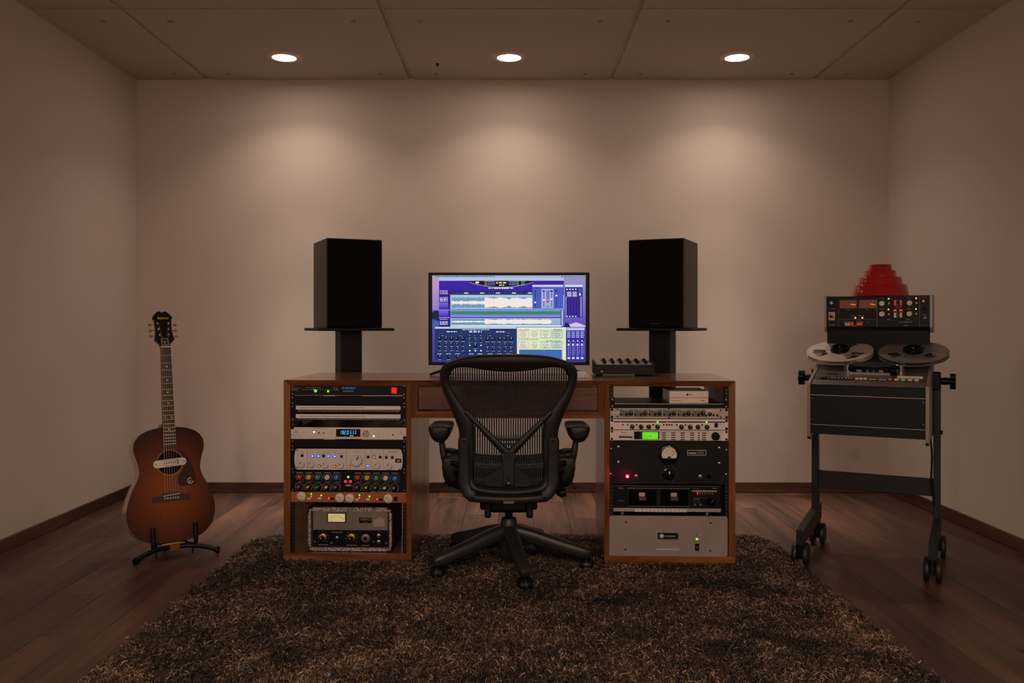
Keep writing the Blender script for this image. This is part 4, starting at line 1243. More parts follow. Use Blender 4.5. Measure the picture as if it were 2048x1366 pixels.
# floating mixer window
RC(1316, 1676, 232, 512, '#4a5ac4', 7); RC(1316, 1676, 232, 258, '#c9d2ee', 8); RC(1330, 1410, 260, 272, '#20286a', 8); RC(1420, 1562, 280, 505, '#a9b0e2', 8)
for X, Yk in ((1348, 438), (1450, 410), (1540, 400), (1596, 358)):
    RC(X - 4, X + 4, 300, 490, '#20245e', 9); RC(X - 10, X + 10, Yk - 9, Yk + 9, '#f0f2ff', 10)
for X in (1486, 1504):
    RC(X - 5, X + 5, 300, 405, '#2a2c88', 9)
RC(1478, 1512, 415, 442, '#d83a6a', 9); RC(1484, 1506, 450, 468, '#58c0d8', 9); RC(1478, 1510, 472, 498, '#3ab0c0', 9)
for X in (1335, 1432, 1518, 1580):
    WD(X, X + 36, 305, 14, '#1c2060', 9)
# right hand mixer strips
RC(1697, 1902, 232, 615, '#2f2a8c', 4); RC(1697, 1902, 232, 258, '#d9deee', 5)
for i in range(4):
    X = 1720 + i * 34
    RC(X - 8, X + 8, 278, 292, '#e8eaff', 6); RC(X - 14, X + 10, 378, 600, '#3b22a0', 5); RC(X + 2, X + 9, 395, 585, '#150c50', 6)
    RC(X - 8, X + 8, 596, 608, '#e8eaff', 6)
for Y in (320, 335, 350, 365):
    RC(1720, 1772, Y - 5, Y + 4, '#cfd6f8', 6); RC(1784, 1834, Y - 5, Y + 4, '#cfd6f8', 6)
RC(1855, 1895, 275, 320, '#3a5aa0', 6); RC(1862, 1880, 330, 360, '#eef0ff', 6)
for Y in range(380, 600, 18):
    RC(1704, 1714, Y - 4, Y + 4, '#e0e4ff', 6); RC(1878, 1890, Y - 5, Y + 6, '#cfd4fa', 6)
# equaliser plug-in
RC(175, 1128, 725, 1118, '#203469', 6); RC(175, 1128, 725, 745, '#c6d4ea', 7); RC(175, 1128, 745, 770, '#1f2f5c', 7)
WD(495, 810, 757, 9, '#c9d6f0', 8); WD(310, 430, 780, 11, '#dfe6f8', 8); WD(890, 990, 782, 11, '#dfe6f8', 8); WD(575, 722, 780, 18, '#ccd4ee', 8)
def dial(X, Y, r):
    DC(X, Y, r, '#0a1026', 8, 12)
    a_ = rs.uniform(0.3, 2.6)
    S.poly([(qx(X - 2), qz(Y)), (qx(X + 2), qz(Y)), (qx(X + r * math.cos(a_) + 2), qz(Y - r * math.sin(a_))), (qx(X + r * math.cos(a_) - 2), qz(Y - r * math.sin(a_)))], '#dfe8ff', 9)
    WD(X - r * 0.8, X + r * 0.8, Y + r * 1.35, 5, '#b9c8ea', 8)
for i in range(5):
    for Y, r in ((862, 24), (928, 17), (980, 17)):
        dial(233 + i * 68, Y, r); dial(790 + i * 69, Y + 5, r)
for X in (265, 472, 825, 1030):
    dial(X, 805, 15)
for Y in (835, 888):
    for X in (582, 648, 714):
        dial(X, Y, 15)
dial(646, 945, 26)
for X in (582, 648, 714):
    DC(X, 1003, 9, '#f0f4ff', 8); DC(X, 940, 8 if X != 648 else 0.1, '#f0f4ff', 8)
RC(175, 1128, 1026, 1032, '#16224a', 7)
for X in (232, 335, 438, 600, 700, 820, 930, 1040):
    dial(X, 1078, 22); WD(X - 28, X + 28, 1040, 8, '#c9d6f0', 8)
# pale yellow plug-in
RC(1135, 1708, 730, 1118, '#dfe9c4', 6); RC(1135, 1708, 730, 744, '#eef2f4', 7); RC(1160, 1662, 990, 1118, '#3f6cb0', 7)
WD(1160, 1280, 758, 8, '#8a9a80', 7); WD(1560, 1660, 756, 10, '#4a6a58', 7); WD(1160, 1380, 870, 8, '#8a9a80', 7); WD(1480, 1650, 888, 8, '#6a7a70', 7)
for i, c in enumerate(('#e0b8a8', '#e8e0a8', '#4cb860', '#4fa07a')):
    X = 1150 + i * 132
    for Y in (768, 896):
        RC(X, X + 118, Y, Y + 88 - (Y > 800) * 12, c, 7); RC(X + 5, X + 113, Y + 5, Y + 82 - (Y > 800) * 12, '#e6eed4' if i != 3 else '#c8dcd4', 8)
        WD(X + 30, X + 85, Y + 12, 6, '#5a7a58', 9); WD(X + 20, X + 95, Y + 34, 7, '#7a8a70', 9); WD(X + 20, X + 95, Y + 52, 7, '#b06a5a', 9); WD(X + 35, X + 80, Y + 70, 6, '#5a7a58', 9)
for i in range(7):
    RC(1180 + i * 70, 1182 + i * 70, 992, 1118, '#6c92cc', 8)
# channel strips lower right
RC(1712, 1925, 730, 1120, '#332c98', 6); RC(1712, 1925, 732, 765, '#b8c4ea', 7)
for i in range(4):
    X = 1740 + i * 52
    for Y in (785, 805, 825, 845):
        RC(X - 18, X + 20, Y - 6, Y + 4, '#b4bcf0', 7)
    RC(X + 18, X + 23, 890, 1050, '#8a90e8', 7); DC(X, 888, 8, '#f0f0ff', 7); RC(X - 12, X + 8, 920, 945, '#dfe2ff', 7)
    for Y in range(960, 1050, 17):
        RC(X - 12, X + 8, Y, Y + 10, '#7c82dc', 7)
    RC(X - 20, X + 22, 1060, 1072, '#4a44c0', 7); RC(X - 14, X + 16, 1078, 1100, '#d9dcff', 8)
S.build('screen_image', M_SCREEN, mon, (0, -0.0004, 0))

# --- loudspeakers on black posts behind the desk
def speaker_pair(sx, px_front0, px_front1, label_s, label_p, grp):
    Y = 4.42
    yaw = R(24) * (1 if sx < 0 else -1)                      # turned in towards the chair
    X = (697 - 1024) / FOC * Y if sx < 0 else (1325 - 1024) / FOC * Y
    # post stand
    st = thing('speaker_stand', label_p, 'stand', (X, Y, 0.0), yaw, 'speaker stands')
    zs = 0.985
    MB().rbox(-0.15, 0.15, -0.15, 0.15, 0.0, 0.012, 0.002, 1).build('base_plate', M_BLACK, st)
    MB().rbox(-0.054, 0.054, -0.062, 0.062, 0.012, zs - 0.014, 0.003, 2).build('post', mat('black_post', '#100f0e', 0.5, spec=0.25), st)
    MB().rbox(-0.188, 0.188, -0.175, 0.175, zs - 0.014, zs, 0.0015, 1).build('top_plate', M_BLACK, st)
    sp = thing('studio_monitor_speaker', label_s, 'speaker', (X, Y, zs), yaw, 'loudspeakers')
    w, d, h = 0.137, 0.165, 0.436
    off = 0.006 * sx
    MB().rbox(-w + off, w + off, -d + 0.015, d, 0.0, h, 0.003, 2).build('cabinet', M_SPKWOOD, sp)
    MB().rbox(-w + 0.002 + off, w - 0.002 + off, -d, -d + 0.014, 0.003, h - 0.003, 0.006, 3).build('grille', M_GRILLE, sp)
    if sx > 0:
        MB().box(-0.025 + off, 0.025 + off, -d - 0.0006, -d + 0.001, 0.020, 0.024).build('badge', mat('dim_badge', '#3a3632', 0.5), sp)
speaker_pair(-1, 0, 0, 'black bookshelf loudspeaker to the left of the monitor', 'black square post stand under the left loudspeaker', '')
speaker_pair(1, 0, 0, 'black bookshelf loudspeaker above the small mixer, right of the monitor', 'black square post stand under the right loudspeaker', '')

# --- small mixer on the desk
Yx = 3.90
sX = FOC / Yx
xc = (1249 - 1024) / sX
mixr = thing('desktop_mixer', 'small black desktop mixer with knobs standing right of the monitor', 'mixer', (xc, Yx, DESK_TOP), R(-2))
w = 60.5 / sX; zf = 0.008; h = 22 / sX
MB().add([(-w, 0, zf), (w, 0, zf), (w, 0.17, zf), (-w, 0.17, zf), (-w, 0, zf + h * 0.86), (w, 0, zf + h * 0.86), (w, 0.17, zf + h * 1.12), (-w, 0.17, zf + h * 1.12)],
         [(3, 2, 1, 0), (4, 5, 6, 7), (0, 1, 5, 4), (1, 2, 6, 5), (2, 3, 7, 6), (3, 0, 4, 7)]).build('housing', M_PANELBLK, mixr)
for x_ in (-w, w - 0.005):
    MB().add([(x_ + dx, y_, z_) for dx in (0, 0.005) for (y_, z_) in ((-0.002, zf), (0.172, zf), (0.172, zf + h * 1.12 + 0.006), (-0.002, zf + h * 0.86 + 0.004))],
             [(3, 2, 1, 0), (4, 5, 6, 7), (0, 1, 5, 4), (1, 2, 6, 5), (2, 3, 7, 6), (3, 0, 4, 7)]).build('end_cheek', M_BLACK, mixr)
def mtop(y): return zf + h * (0.86 + 0.26 * y / 0.17)
tl = math.atan2(h * 0.26, 0.17)
MB().box(-w + 0.012, w - 0.012, 0.01, 0.16, 0, 0.001).build('top_panel', M_SILVER_D, mixr, (0, 0, mtop(0)), (tl, 0, 0))
kz = MB().lathe([(0.0075, 0), (0.007, 0.012), (0.006, 0.014)], 14).mesh('knob', M_SATIN, 40)
sz_ = MB().lathe([(0.002, 0), (0.002, 0.012)], 8).mesh('switch', M_CHROME, 40)
for i in range(6):
    xk = -w + 0.05 + i * (2 * w - 0.085) / 5
    for y_ in (0.035, 0.085, 0.13):
        link('knob', kz, mixr, (xk, y_, mtop(y_) + 0.0005), (tl, 0, 0))
    link('switch', sz_, mixr, (xk - 0.014, 0.11, mtop(0.11) + 0.0005), (tl, 0, 0))
for xf in (-w + 0.027, w - 0.062, w - 0.035):
    for y_ in (0.02, 0.15):
        MB().lathe([(0.011, 0), (0.012, zf + 0.0005)], 14).build('foot', M_SATIN, mixr, (xf, y_, 0))
jk = link('headphone_jack', knob_mesh(0.0048, 0.002, M_STEEL), mixr, (-w + 0.034, 0, zf + 0.012))
link('jack_hole', knob_mesh(0.0026, 0.0006, M_DARKHOLE), jk, (0, -0.002, 0))
MB().tube([(-w + 0.005, 0.06, zf + 0.025), (-w - 0.004, 0.06, zf + 0.03)], 0.004, 8).build('side_jack', M_STEEL, mixr)

# --- mouse
ms = thing('computer_mouse', 'white computer mouse on the desk beside the monitor foot', 'mouse', ((1156 - 1024) / FOC * 3.78, 3.78, DESK_TOP), R(-70))
b = MB(); nu, nv = 16, 10
vs = []
for i in range(nv + 1):
    ph = math.pi / 2 * i / nv
    for k in range(nu):
        a_ = 2 * math.pi * k / nu
        e = 0.8
        ca, sa = math.copysign(abs(math.cos(a_)) ** e, math.cos(a_)), math.copysign(abs(math.sin(a_)) ** e, math.sin(a_))
        vs.append((0.029 * ca * math.cos(ph) ** 0.6, 0.056 * sa * math.cos(ph) ** 0.6, 0.003 + 0.026 * math.sin(ph)))
fs = [(i * nu + k, i * nu + (k + 1) % nu, (i + 1) * nu + (k + 1) % nu, (i + 1) * nu + k) for i in range(nv) for k in range(nu)] + [tuple(range(nu - 1, -1, -1))]
b.add(vs, fs).build('shell', mat('white_gloss', '#e9ddd6', 0.2), ms, smooth=60)
MB().rbox(-0.028, 0.028, -0.054, 0.054, 0.0, 0.004, 0.0018, 1).build('base', M_SILVERP, ms)

# ================================================================ OFFICE CHAIR
chair = thing('office_chair', 'black mesh-back office chair seen from behind at the desk', 'chair', (-0.013, 3.55, 0.0), 0.0)
M_CH = mat('chair_plastic', '#211d1b', 0.45, spec=0.35, bump=0.05, bscale=1200)
M_CHD = mat('chair_dark_plastic', '#0e0d0c', 0.45, spec=0.35)
M_CHM = mat('chair_mesh_weave', '#171413', 0.7)
M_CHB = mat('chair_graphite_base', '#34302c', 0.4, 0.3)
ss = 531.0
def chx(X): return X / 5.058 / ss
def chz(Y): return 1 - (690 + Y / 5.058 - 650) / ss
def chy(x, z):
    t = (z - 0.34) / 0.55
    return -0.225 - 0.075 * t + 0.03 * math.sin(math.pi * min(max(t, 0), 1)) + 0.75 * x * x
pairs = [((0, 85), (0, 268)), ((150, 88), (130, 263)), ((300, 97), (260, 247)), ((420, 113), (370, 230)), ((530, 140), (450, 224)), ((620, 175), (520, 230)), ((675, 220), (570, 258)),
         ((700, 280), (598, 310)), ((702, 340), (602, 350)), ((690, 420), (590, 410)), ((660, 505), (550, 490)), ((620, 600), (490, 575)), ((575, 700), (415, 680)), ((540, 790), (365, 770)),
         ((512, 880), (350, 850)), ((502, 1000), (348, 1000)), ((494, 1150), (348, 1150)), ((480, 1300), (362, 1300)), ((450, 1430), (350, 1385)), ((385, 1500), (300, 1432)), ((220, 1535), (160, 1450)), ((0, 1545), (0, 1455))]
half = [(chx(o[0]), chz(o[1]), chx(i[0]), chz(i[1])) for o, i in pairs]
ring = half + [(-a, b_, -c, d) for a, b_, c, d in half[-2:0:-1]]
ring = resample(ring, len(ring) * 4, closed=True)
b = MB(); n = len(ring); vs = []; prof = [(0.0, -0.002), (0.06, -0.012), (0.3, -0.022), (0.6, -0.021), (0.85, -0.014), (0.97, -0.007), (1.0, 0.0), (0.9, 0.008), (0.5, 0.012), (0.1, 0.008)]
for (ox, oz, ix_, iz) in ring:
    for t_, dy in prof:
        x_, z_ = ox + (ix_ - ox) * t_, oz + (iz - oz) * t_
        vs.append((x_, chy(x_, z_) + dy, z_))
m_ = len(prof)
fs = [(i * m_ + k, i * m_ + (k + 1) % m_, ((i + 1) % n) * m_ + (k + 1) % m_, ((i + 1) % n) * m_ + k) for i in range(n) for k in range(m_)]
back = b.add(vs, fs).build('back_frame', M_CH, chair, smooth=60)
# woven suspension: vertical bands, too fine to count
inner = [(p[2], p[3]) for p in ring]
def spans(x):
    zs = []
    for i in range(len(inner)):
        (xa, za), (xb, zb_) = inner[i], inner[(i + 1) % len(inner)]
        if (xa <= x < xb) or (xb <= x < xa):
            zs.append(za + (zb_ - za) * (x - xa) / (xb - xa))
    zs.sort()
    return list(zip(zs[::2], zs[1::2]))
weave = MB(); pitch = 24.4 / 5.058 / ss; bw = pitch * 0.30
for k in range(-25, 26):
    x_ = k * pitch
    for z0, z1 in spans(x_ + 1e-5):
        N = max(2, int((z1 - z0) / 0.02)); vs = []
        for i in range(N + 1):
            z_ = z0 - 0.004 + (z1 - z0 + 0.008) * i / N
            y_ = chy(x_, z_) + 0.002
            vs += [(x_ - bw, y_, z_), (x_ + bw, y_, z_), (x_ + bw, y_ + 0.0015, z_), (x_ - bw, y_ + 0.0015, z_)]
        fs = []
        for i in range(N):
            for q in range(4):
                fs.append((4 * i + q, 4 * i + (q + 1) % 4, 4 * i + 4 + (q + 1) % 4, 4 * i + 4 + q))
        weave.add(vs, fs)
zc0, zc1 = chz(1450), chz(230)
for i in range(7):                                           # cross seams of the weave
    z_ = (chz(340), chz(660), chz(930), chz(300), chz(1150), chz(1300), chz(500))[i]
    xs = sorted([ (a[0] + (c[0] - a[0]) * (z_ - a[1]) / (c[1] - a[1])) for a, c in zip(inner, inner[1:] + inner[:1]) if (a[1] <= z_ < c[1]) or (c[1] <= z_ < a[1])])
    if len(xs) >= 2:
        x0, x1 = xs[0], xs[-1]
        path = [(x0 + (x1 - x0) * q / 24, chy(x0 + (x1 - x0) * q / 24, z_) + 0.003, z_) for q in range(25)]
        weave.tube(path, 0.0009, 5)
wv = weave.build('back_mesh', M_CHM, chair); wv['kind'] = 'stuff'
# V-shaped support strap and its post
def plate(poly, dy0, dy1, name, m, parent=chair, N=1, smooth=None):
    pts = [(chx(X), chz(Y)) for X, Y in poly]
    a = sum(pts[i][0] * pts[(i + 1) % len(pts)][1] - pts[(i + 1) % len(pts)][0] * pts[i][1] for i in range(len(pts)))
    if a < 0:
        pts = pts[::-1]
    n = len(pts); vs = [(x_, chy(x_, z_) + dy0, z_) for x_, z_ in pts] + [(x_, chy(x_, z_) + dy1, z_) for x_, z_ in pts]
    fs = [tuple(range(n)), tuple(range(2 * n - 1, n - 1, -1))] + [((i + 1) % n, i, n + i, n + (i + 1) % n) for i in range(n)]
    return MB().add(vs, fs).build(name, m, parent, smooth=smooth)
sup = plate([(-62, 1090), (-70, 1120), (-50, 1180), (-50, 1416), (50, 1416), (50, 1180), (70, 1120), (62, 1090)], -0.024, -0.008, 'support_post', M_CH)
for s_ in (-1, 1):
    path = []
    for k in range(13):
        t_ = k / 12
        X, Y = s_ * (440 - 420 * t_), 680 + 420 * t_
        x_, z_ = chx(X), chz(Y)
        path.append((x_, chy(x_, z_) - 0.012, z_))
    MB().tube(path, [0.008 + 0.008 * (k / 12) for k in range(13)], 10, flat=(0.55, 1.0), up=(0, 1, 0)).build('support_strap', M_CHD, chair, smooth=50)
    pad = [(s_ * X, Y) for X, Y in ((55, 1190), (110, 1270), (170, 1310), (235, 1345), (255, 1380), (248, 1415), (200, 1440), (120, 1440), (60, 1425))]
    plate(resample(pad, 36, closed=True), -0.012, -0.002, 'lumbar_pad', M_CHD)
MB().tube([(chx(X), chy(chx(X), chz(950 + 8 * math.cos(X / 160 * 1.5))) - 0.008, chz(950 + 8 * math.cos(X / 160 * 1.5))) for X in range(-165, 166, 30)], 0.0065, 8, flat=(1.0, 0.8)).build('lumbar_bar', M_CHD, chair, smooth=50)
MB().tube([(chx(X), chy(chx(X), chz(1008)) - 0.010, chz(1008)) for X in range(-100, 101, 25)], 0.004, 8).build('lumbar_bar', M_CH, chair, smooth=50)
sl = plate([(-9, 1345), (-9, 1385), (9, 1385), (9, 1345)], -0.0246, -0.023, 'slot', M_DARKHOLE, sup)
link('bolt', knob_mesh(0.004, 0.003, M_STEEL), sup, (0, chy(0, chz(1398)) - 0.023, chz(1398)))
# yoke that carries the back
for s_ in (-1, 1):
    pth = [(s_ * X, Y) for X, Y in ((456, 945), (455, 1100), (452, 1250), (450, 1380), (436, 1460), (398, 1520), (345, 1545))]
    pth = resample([(chx(X), chy(chx(X), chz(Y)) - 0.020, chz(Y)) for X, Y in pth], 24)
    MB().tube(pth, [0.0225 * (0.85 if i == 0 else 1) for i in range(len(pth))], 12, flat=(0.62, 1.0), up=(0, 1, 0)).build('yoke_arm', M_CH, chair, smooth=50)
    for X, Y in ((452, 972), (366, 1548)):
        x_, z_ = chx(s_ * X), chz(Y)
        bl = link('bolt', knob_mesh(0.0085, 0.004, M_CHD), chair, (x_, chy(x_, z_) - 0.033, z_))
        link('bolt_socket', knob_mesh(0.004, 0.0012, M_DARKHOLE), bl, (0, -0.004, 0))
    for X, Y in ((475, 785), (620, 225)):
        x_, z_ = chx(s_ * X), chz(Y)
        link('bolt', knob_mesh(0.0065, 0.003, M_CHD), chair, (x_, chy(x_, z_) - 0.019, z_))
path = [(chx(X), chy(chx(X), chz(1560)) - 0.012, chz(1556 + 18 * math.cos(X / 400 * 1.57))) for X in range(-390, 391, 30)]
MB().tube(path, 0.020, 12, flat=(0.8, 1.0)).build('cross_bar', M_CH, chair, smooth=50)
MB().rbox(-0.020, 0.020, chy(0, 0.34) - 0.034, chy(0, 0.34) - 0.02, chz(1605), chz(1578), 0.002, 2).build('label_tab', mat('tab_grey', '#6a625a', 0.5), chair)
# seat
seat_z = 0.452
out = []
for k in range(48):
    a_ = 2 * math.pi * k / 48
    c_, s2 = math.cos(a_), math.sin(a_)
    e = 0.55
    out.append((0.255 * math.copysign(abs(c_) ** e, c_), 0.03 + 0.225 * math.copysign(abs(s2) ** e, s2)))
def seatz(x_, y_): return seat_z + 0.9 * x_ * x_ * 0.35 - 0.03 * max(0, (y_ - 0.1) / 0.15) ** 2
MB().tube([(x_, y_, seatz(x_, y_)) for x_, y_ in out + out[:1]], 0.016, 10, flat=(0.8, 1.1)).build('seat_frame', M_CHD, chair, smooth=60)
b = MB(); vs = [(0, 0.03, seatz(0, 0.03) - 0.012)]; fs = []
for ri, q in enumerate((0.33, 0.66, 0.97)):
    vs += [(x_ * q, 0.03 + (y_ - 0.03) * q, seatz(x_ * q, y_) - 0.012 * (1 - q * q)) for x_, y_ in out]
for k in range(48):
    fs.append((0, 1 + k, 1 + (k + 1) % 48))
    for ri in range(2):
        a0 = 1 + ri * 48
        fs.append((a0 + k, a0 + 48 + k, a0 + 48 + (k + 1) % 48, a0 + (k + 1) % 48))
b.add(vs, fs).build('seat_mesh', M_CHM, chair, smooth=60)
# tilt mechanism, column
MB().rbox(-0.075, 0.075, -0.12, 0.16, 0.262, 0.365, 0.014, 2).build('tilt_mechanism', M_CHD, chair)
MB().rbox(-0.205, 0.205, -0.165, 0.21, 0.355, 0.418, 0.02, 3).build('seat_pan', M_CHD, chair)
for s_ in (-1, 1):
    MB().rbox(s_ * 0.082 - 0.013, s_ * 0.082 + 0.013, -0.13, 0.05, 0.243, 0.36, 0.009, 3).build('tilt_bracket', M_CHD, chair)
    MB().lathe([(0.022, 0), (0.024, 0.012), (0.016, 0.018)], 14, 'x', M=Matrix.Scale(s_, 4, (1, 0, 0))).build('tension_knob', M_CHD, chair, (s_ * 0.095, -0.10, 0.295), smooth=40)
    MB().rbox(s_ * 0.20 - 0.03, s_ * 0.20 + 0.03, -0.12, 0.1, 0.385, 0.42, 0.01, 2).build('seat_bracket', M_CHD, chair)
    # arms
    stem = resample([(s_ * 0.205, -0.10, 0.40), (s_ * 0.235, -0.105, 0.43), (s_ * 0.252, -0.11, 0.48), (s_ * 0.262, -0.11, 0.53), (s_ * 0.266, -0.105, 0.575)], 20)
    arm = MB().tube(stem, [0.020 - 0.011 * i / (len(stem) - 1) for i in range(len(stem))], 10, flat=(1.0, 1.0)).build('arm_stem', M_CHD, chair, smooth=60)
    MB().rbox(s_ * 0.222 - 0.037, s_ * 0.222 + 0.037, -0.165, -0.085, 0.428, 0.488, 0.012, 3).build('arm_bracket', M_CH, chair, smooth=40)
    MB().tube(resample([(s_ * 0.22, -0.13, 0.45), (s_ * 0.228, -0.13, 0.42), (s_ * 0.205, -0.125, 0.388), (s_ * 0.172, -0.12, 0.375)], 12), [0.034] * 8 + [0.026] * 5, 12, flat=(0.9, 1.1)).build('arm_root', M_CHD, chair, smooth=60)
    kx = s_ * (0.272 if s_ > 0 else 0.268)
    MB().lathe([(0.019, -0.012), (0.021, 0), (0.018, 0.012)], 14, 'x').build('arm_knob', M_CHD, chair, (s_ * 0.236, -0.10, 0.487), smooth=40)
    # armrest pad: rounded, broad at the back, with a flared underside
    vs = []; fs = []; nn = 20
    secs = [(-0.165, 0.55, 0.5), (-0.162, 0.82, 0.8), (-0.150, 0.97, 0.97), (-0.12, 1.0, 1.0), (-0.05, 1.0, 0.9), (0.03, 0.98, 0.72), (0.08, 0.9, 0.62), (0.095, 0.7, 0.5), (0.10, 0.4, 0.3)]
    for (y_, kw, kh) in secs:
        for k in range(nn):
            a_ = 2 * math.pi * k / nn
            c_, s2 = math.cos(a_), math.sin(a_)
            e = 0.55
            xx = 0.046 * kw * math.copysign(abs(c_) ** e, c_); zz = math.copysign(abs(s2) ** e, s2)
            zz = 0.018 * zz if zz > 0 else 0.050 * kh * zz
            if zz < -0.01:
                xx *= 1 - 0.45 * min(1, (-zz - 0.01) / 0.04)
            vs.append((kx + xx, y_, 0.592 + zz * (kh if zz > 0 else 1)))
    for i in range(len(secs) - 1):
        for k in range(nn):
            fs.append((i * nn + k, i * nn + (k + 1) % nn, (i + 1) * nn + (k + 1) % nn, (i + 1) * nn + k))
    fs += [tuple(range(nn - 1, -1, -1)), tuple((len(secs) - 1) * nn + k for k in range(nn))]
    MB().add(vs, fs).build('arm_pad', M_CHD, chair, smooth=60)
    MB().tube([(s_ * 0.215, -0.12, 0.372), (s_ * 0.245, -0.125, 0.385), (s_ * 0.262, -0.13, 0.368 if s_ < 0 else 0.36)], [0.004, 0.005, 0.007], 8, flat=(1, 0.5)).build('lever', M_CHD, chair, smooth=60)
MB().tube([(0.19, -0.10, 0.36), (0.20, -0.11, 0.345), (0.21, -0.115, 0.342), (0.225, -0.115, 0.344)], [0.01, 0.018, 0.022, 0.014], 12, flat=(0.8, 1.0)).build('tilt_knob', M_CHD, chair, smooth=60)
MB().tube(resample([(0.105, -0.12, 0.345), (0.115, -0.13, 0.335), (0.13, -0.13, 0.335), (0.14, -0.12, 0.35)], 10), 0.0018, 6).build('cable', M_CHD, chair, smooth=60)
MB().lathe([(0.013, 0.20), (0.016, 0.24), (0.018, 0.243), (0.03, 0.252), (0.04, 0.268)], 20).build('gas_column', M_CHD, chair, smooth=50)
MB().lathe([(0.028, 0.055), (0.033, 0.07), (0.035, 0.12), (0.035, 0.185), (0.031, 0.215), (0.025, 0.222)], 24).build('hub', M_CHB, chair, smooth=50)
for k in range(5):
    a_ = R(-79 - 72 * k)
    dx, dy = math.cos(a_), math.sin(a_)
    pth = [(dx * q, dy * q, z_) for q, z_ in ((0.02, 0.165), (0.09, 0.150), (0.2, 0.116), (0.30, 0.089), (0.322, 0.083), (0.332, 0.080))]
    leg = MB().tube(pth, [0.036, 0.035, 0.032, 0.029, 0.024, 0.014], 12, flat=(0.8, 0.8)).build('base_leg', M_CHB, chair, smooth=50)
    cx_, cy_ = dx * 0.315, dy * 0.315
    ca = R(random.choice((-10, 5, 15)))
    MB().lathe([(0.006, 0.035), (0.006, 0.085)], 10).build('caster_stem', M_CHD, leg, (cx_, cy_, 0), smooth=60)
    MW = Matrix.Translation((cx_, cy_, 0.037)) @ Matrix.Rotation(ca, 4, 'Z')
    for s_ in (-1, 1):
        MB().lathe([(0.018, 0.005 * s_), (0.028, 0.006 * s_), (0.0285, 0.018 * s_), (0.024, 0.024 * s_), (0.01, 0.026 * s_)], 20, 'x', M=MW).build('caster_wheel', M_SATIN, leg, smooth=40)
    MB().lathe([(0.02, -0.0055), (0.024, -0.005), (0.024, 0.005), (0.02, 0.0055)], 16, 'x', M=MW).build('caster_body', M_CHB, leg, smooth=40)

# ================================================================ GUITAR
GYAW = R(34)
g_loc = Vector((-1.472, 3.80, 0.058))
guitar = thing('acoustic_guitar', 'sunburst acoustic guitar with a metal soundhole pickup leaning on a black stand', 'guitar', g_loc, 0)
guitar.rotation_euler = Matrix.Rotation(GYAW, 3, 'Z').to_4x4().to_euler()
LEAN = R(-10)
gm = Matrix.Rotation(GYAW, 4, 'Z') @ Matrix.Rotation(LEAN, 4, 'X')
guitar.rotation_euler = gm.to_euler()
hw = [(0, 0), (0.075, 0.004), (0.135, 0.024), (0.178, 0.066), (0.194, 0.118), (0.190, 0.17), (0.168, 0.232), (0.142, 0.282), (0.134, 0.318), (0.141, 0.360), (0.153, 0.395), (0.156, 0.422), (0.149, 0.450), (0.125, 0.477), (0.085, 0.494), (0.042, 0.502), (0, 0.503)]
hw = [(x_ * 0.94, z_ * 0.985) for x_, z_ in hw]
rightside = resample(hw, 90)
outline = rightside + [(-x_, z_) for x_, z_ in rightside[-2:0:-1]]
n = len(outline); HC, HR = (0.0, 0.342), 0.051
def burst():
    m = bpy.data.materials.new('sunburst_lacquer'); m.use_nodes = True; nt = m.node_tree; bs = nt.nodes['Principled BSDF']; L = nt.links
    tc = nt.nodes.new('ShaderNodeTexCoord'); mp = nt.nodes.new('ShaderNodeMapping')
    mp.inputs['Location'].default_value = (0, 0, -0.23 / 0.30); mp.inputs['Scale'].default_value = (1 / 0.24, 0, 1 / 0.30)
    L.new(tc.outputs['Object'], mp.inputs['Vector'])
    ln = nt.nodes.new('ShaderNodeVectorMath'); ln.operation = 'LENGTH'; L.new(mp.outputs[0], ln.inputs[0])
    m2 = nt.nodes.new('ShaderNodeMapping'); m2.inputs['Scale'].default_value = (70, 70, 2.5); L.new(tc.outputs['Object'], m2.inputs['Vector'])
    no = nt.nodes.new('ShaderNodeTexNoise'); no.inputs['Detail'].default_value = 6; L.new(m2.outputs[0], no.inputs['Vector'])
    ad = nt.nodes.new('ShaderNodeMath'); ad.operation = 'MULTIPLY_ADD'; L.new(no.outputs['Fac'], ad.inputs[0]); ad.inputs[1].default_value = 0.22; L.new(ln.outputs['Value'], ad.inputs[2])
    cr = nt.nodes.new('ShaderNodeValToRGB'); L.new(ad.outputs[0], cr.inputs['Fac'])
    cr.color_ramp.elements[0].position = 0.25; cr.color_ramp.elements[0].color = lin('#8f4a18')
    cr.color_ramp.elements[1].position = 1.05; cr.color_ramp.elements[1].color = lin('#381206')
    e = cr.color_ramp.elements.new(0.7); e.color = lin('#642c0d')
    L.new(cr.outputs['Color'], bs.inputs['Base Color']); bs.inputs['Roughness'].default_value = 0.5; bs.inputs['Specular IOR Level'].default_value = 0.2; bs.inputs['Coat Weight'].default_value = 0.03; bs.inputs['Coat Roughness'].default_value = 0.25
    return m
M_BURST = burst()
b = MB()
vs = [(x_, 0, z_) for x_, z_ in outline]
hp = []
for x_, z_ in outline:
    a_ = math.atan2(z_ - HC[1], x_ - HC[0]); hp.append((HC[0] + HR * math.cos(a_), HC[1] + HR * math.sin(a_)))
mid = [((x_ + hx) / 2, (z_ + hz) / 2) for (x_, z_), (hx, hz) in zip(outline, hp)]
vs += [(x_, 0, z_) for x_, z_ in mid] + [(x_, 0, z_) for x_, z_ in hp] + [(x_, 0.004, z_) for x_, z_ in hp]
fs = []
for i in range(n):
    j = (i + 1) % n
    for q in range(3):
        fs.append((q * n + i, q * n + j, (q + 1) * n + j, (q + 1) * n + i))
b.add(vs, fs).build('soundboard', M_BURST, guitar)
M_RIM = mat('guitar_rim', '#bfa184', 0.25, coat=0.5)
GD = 0.105
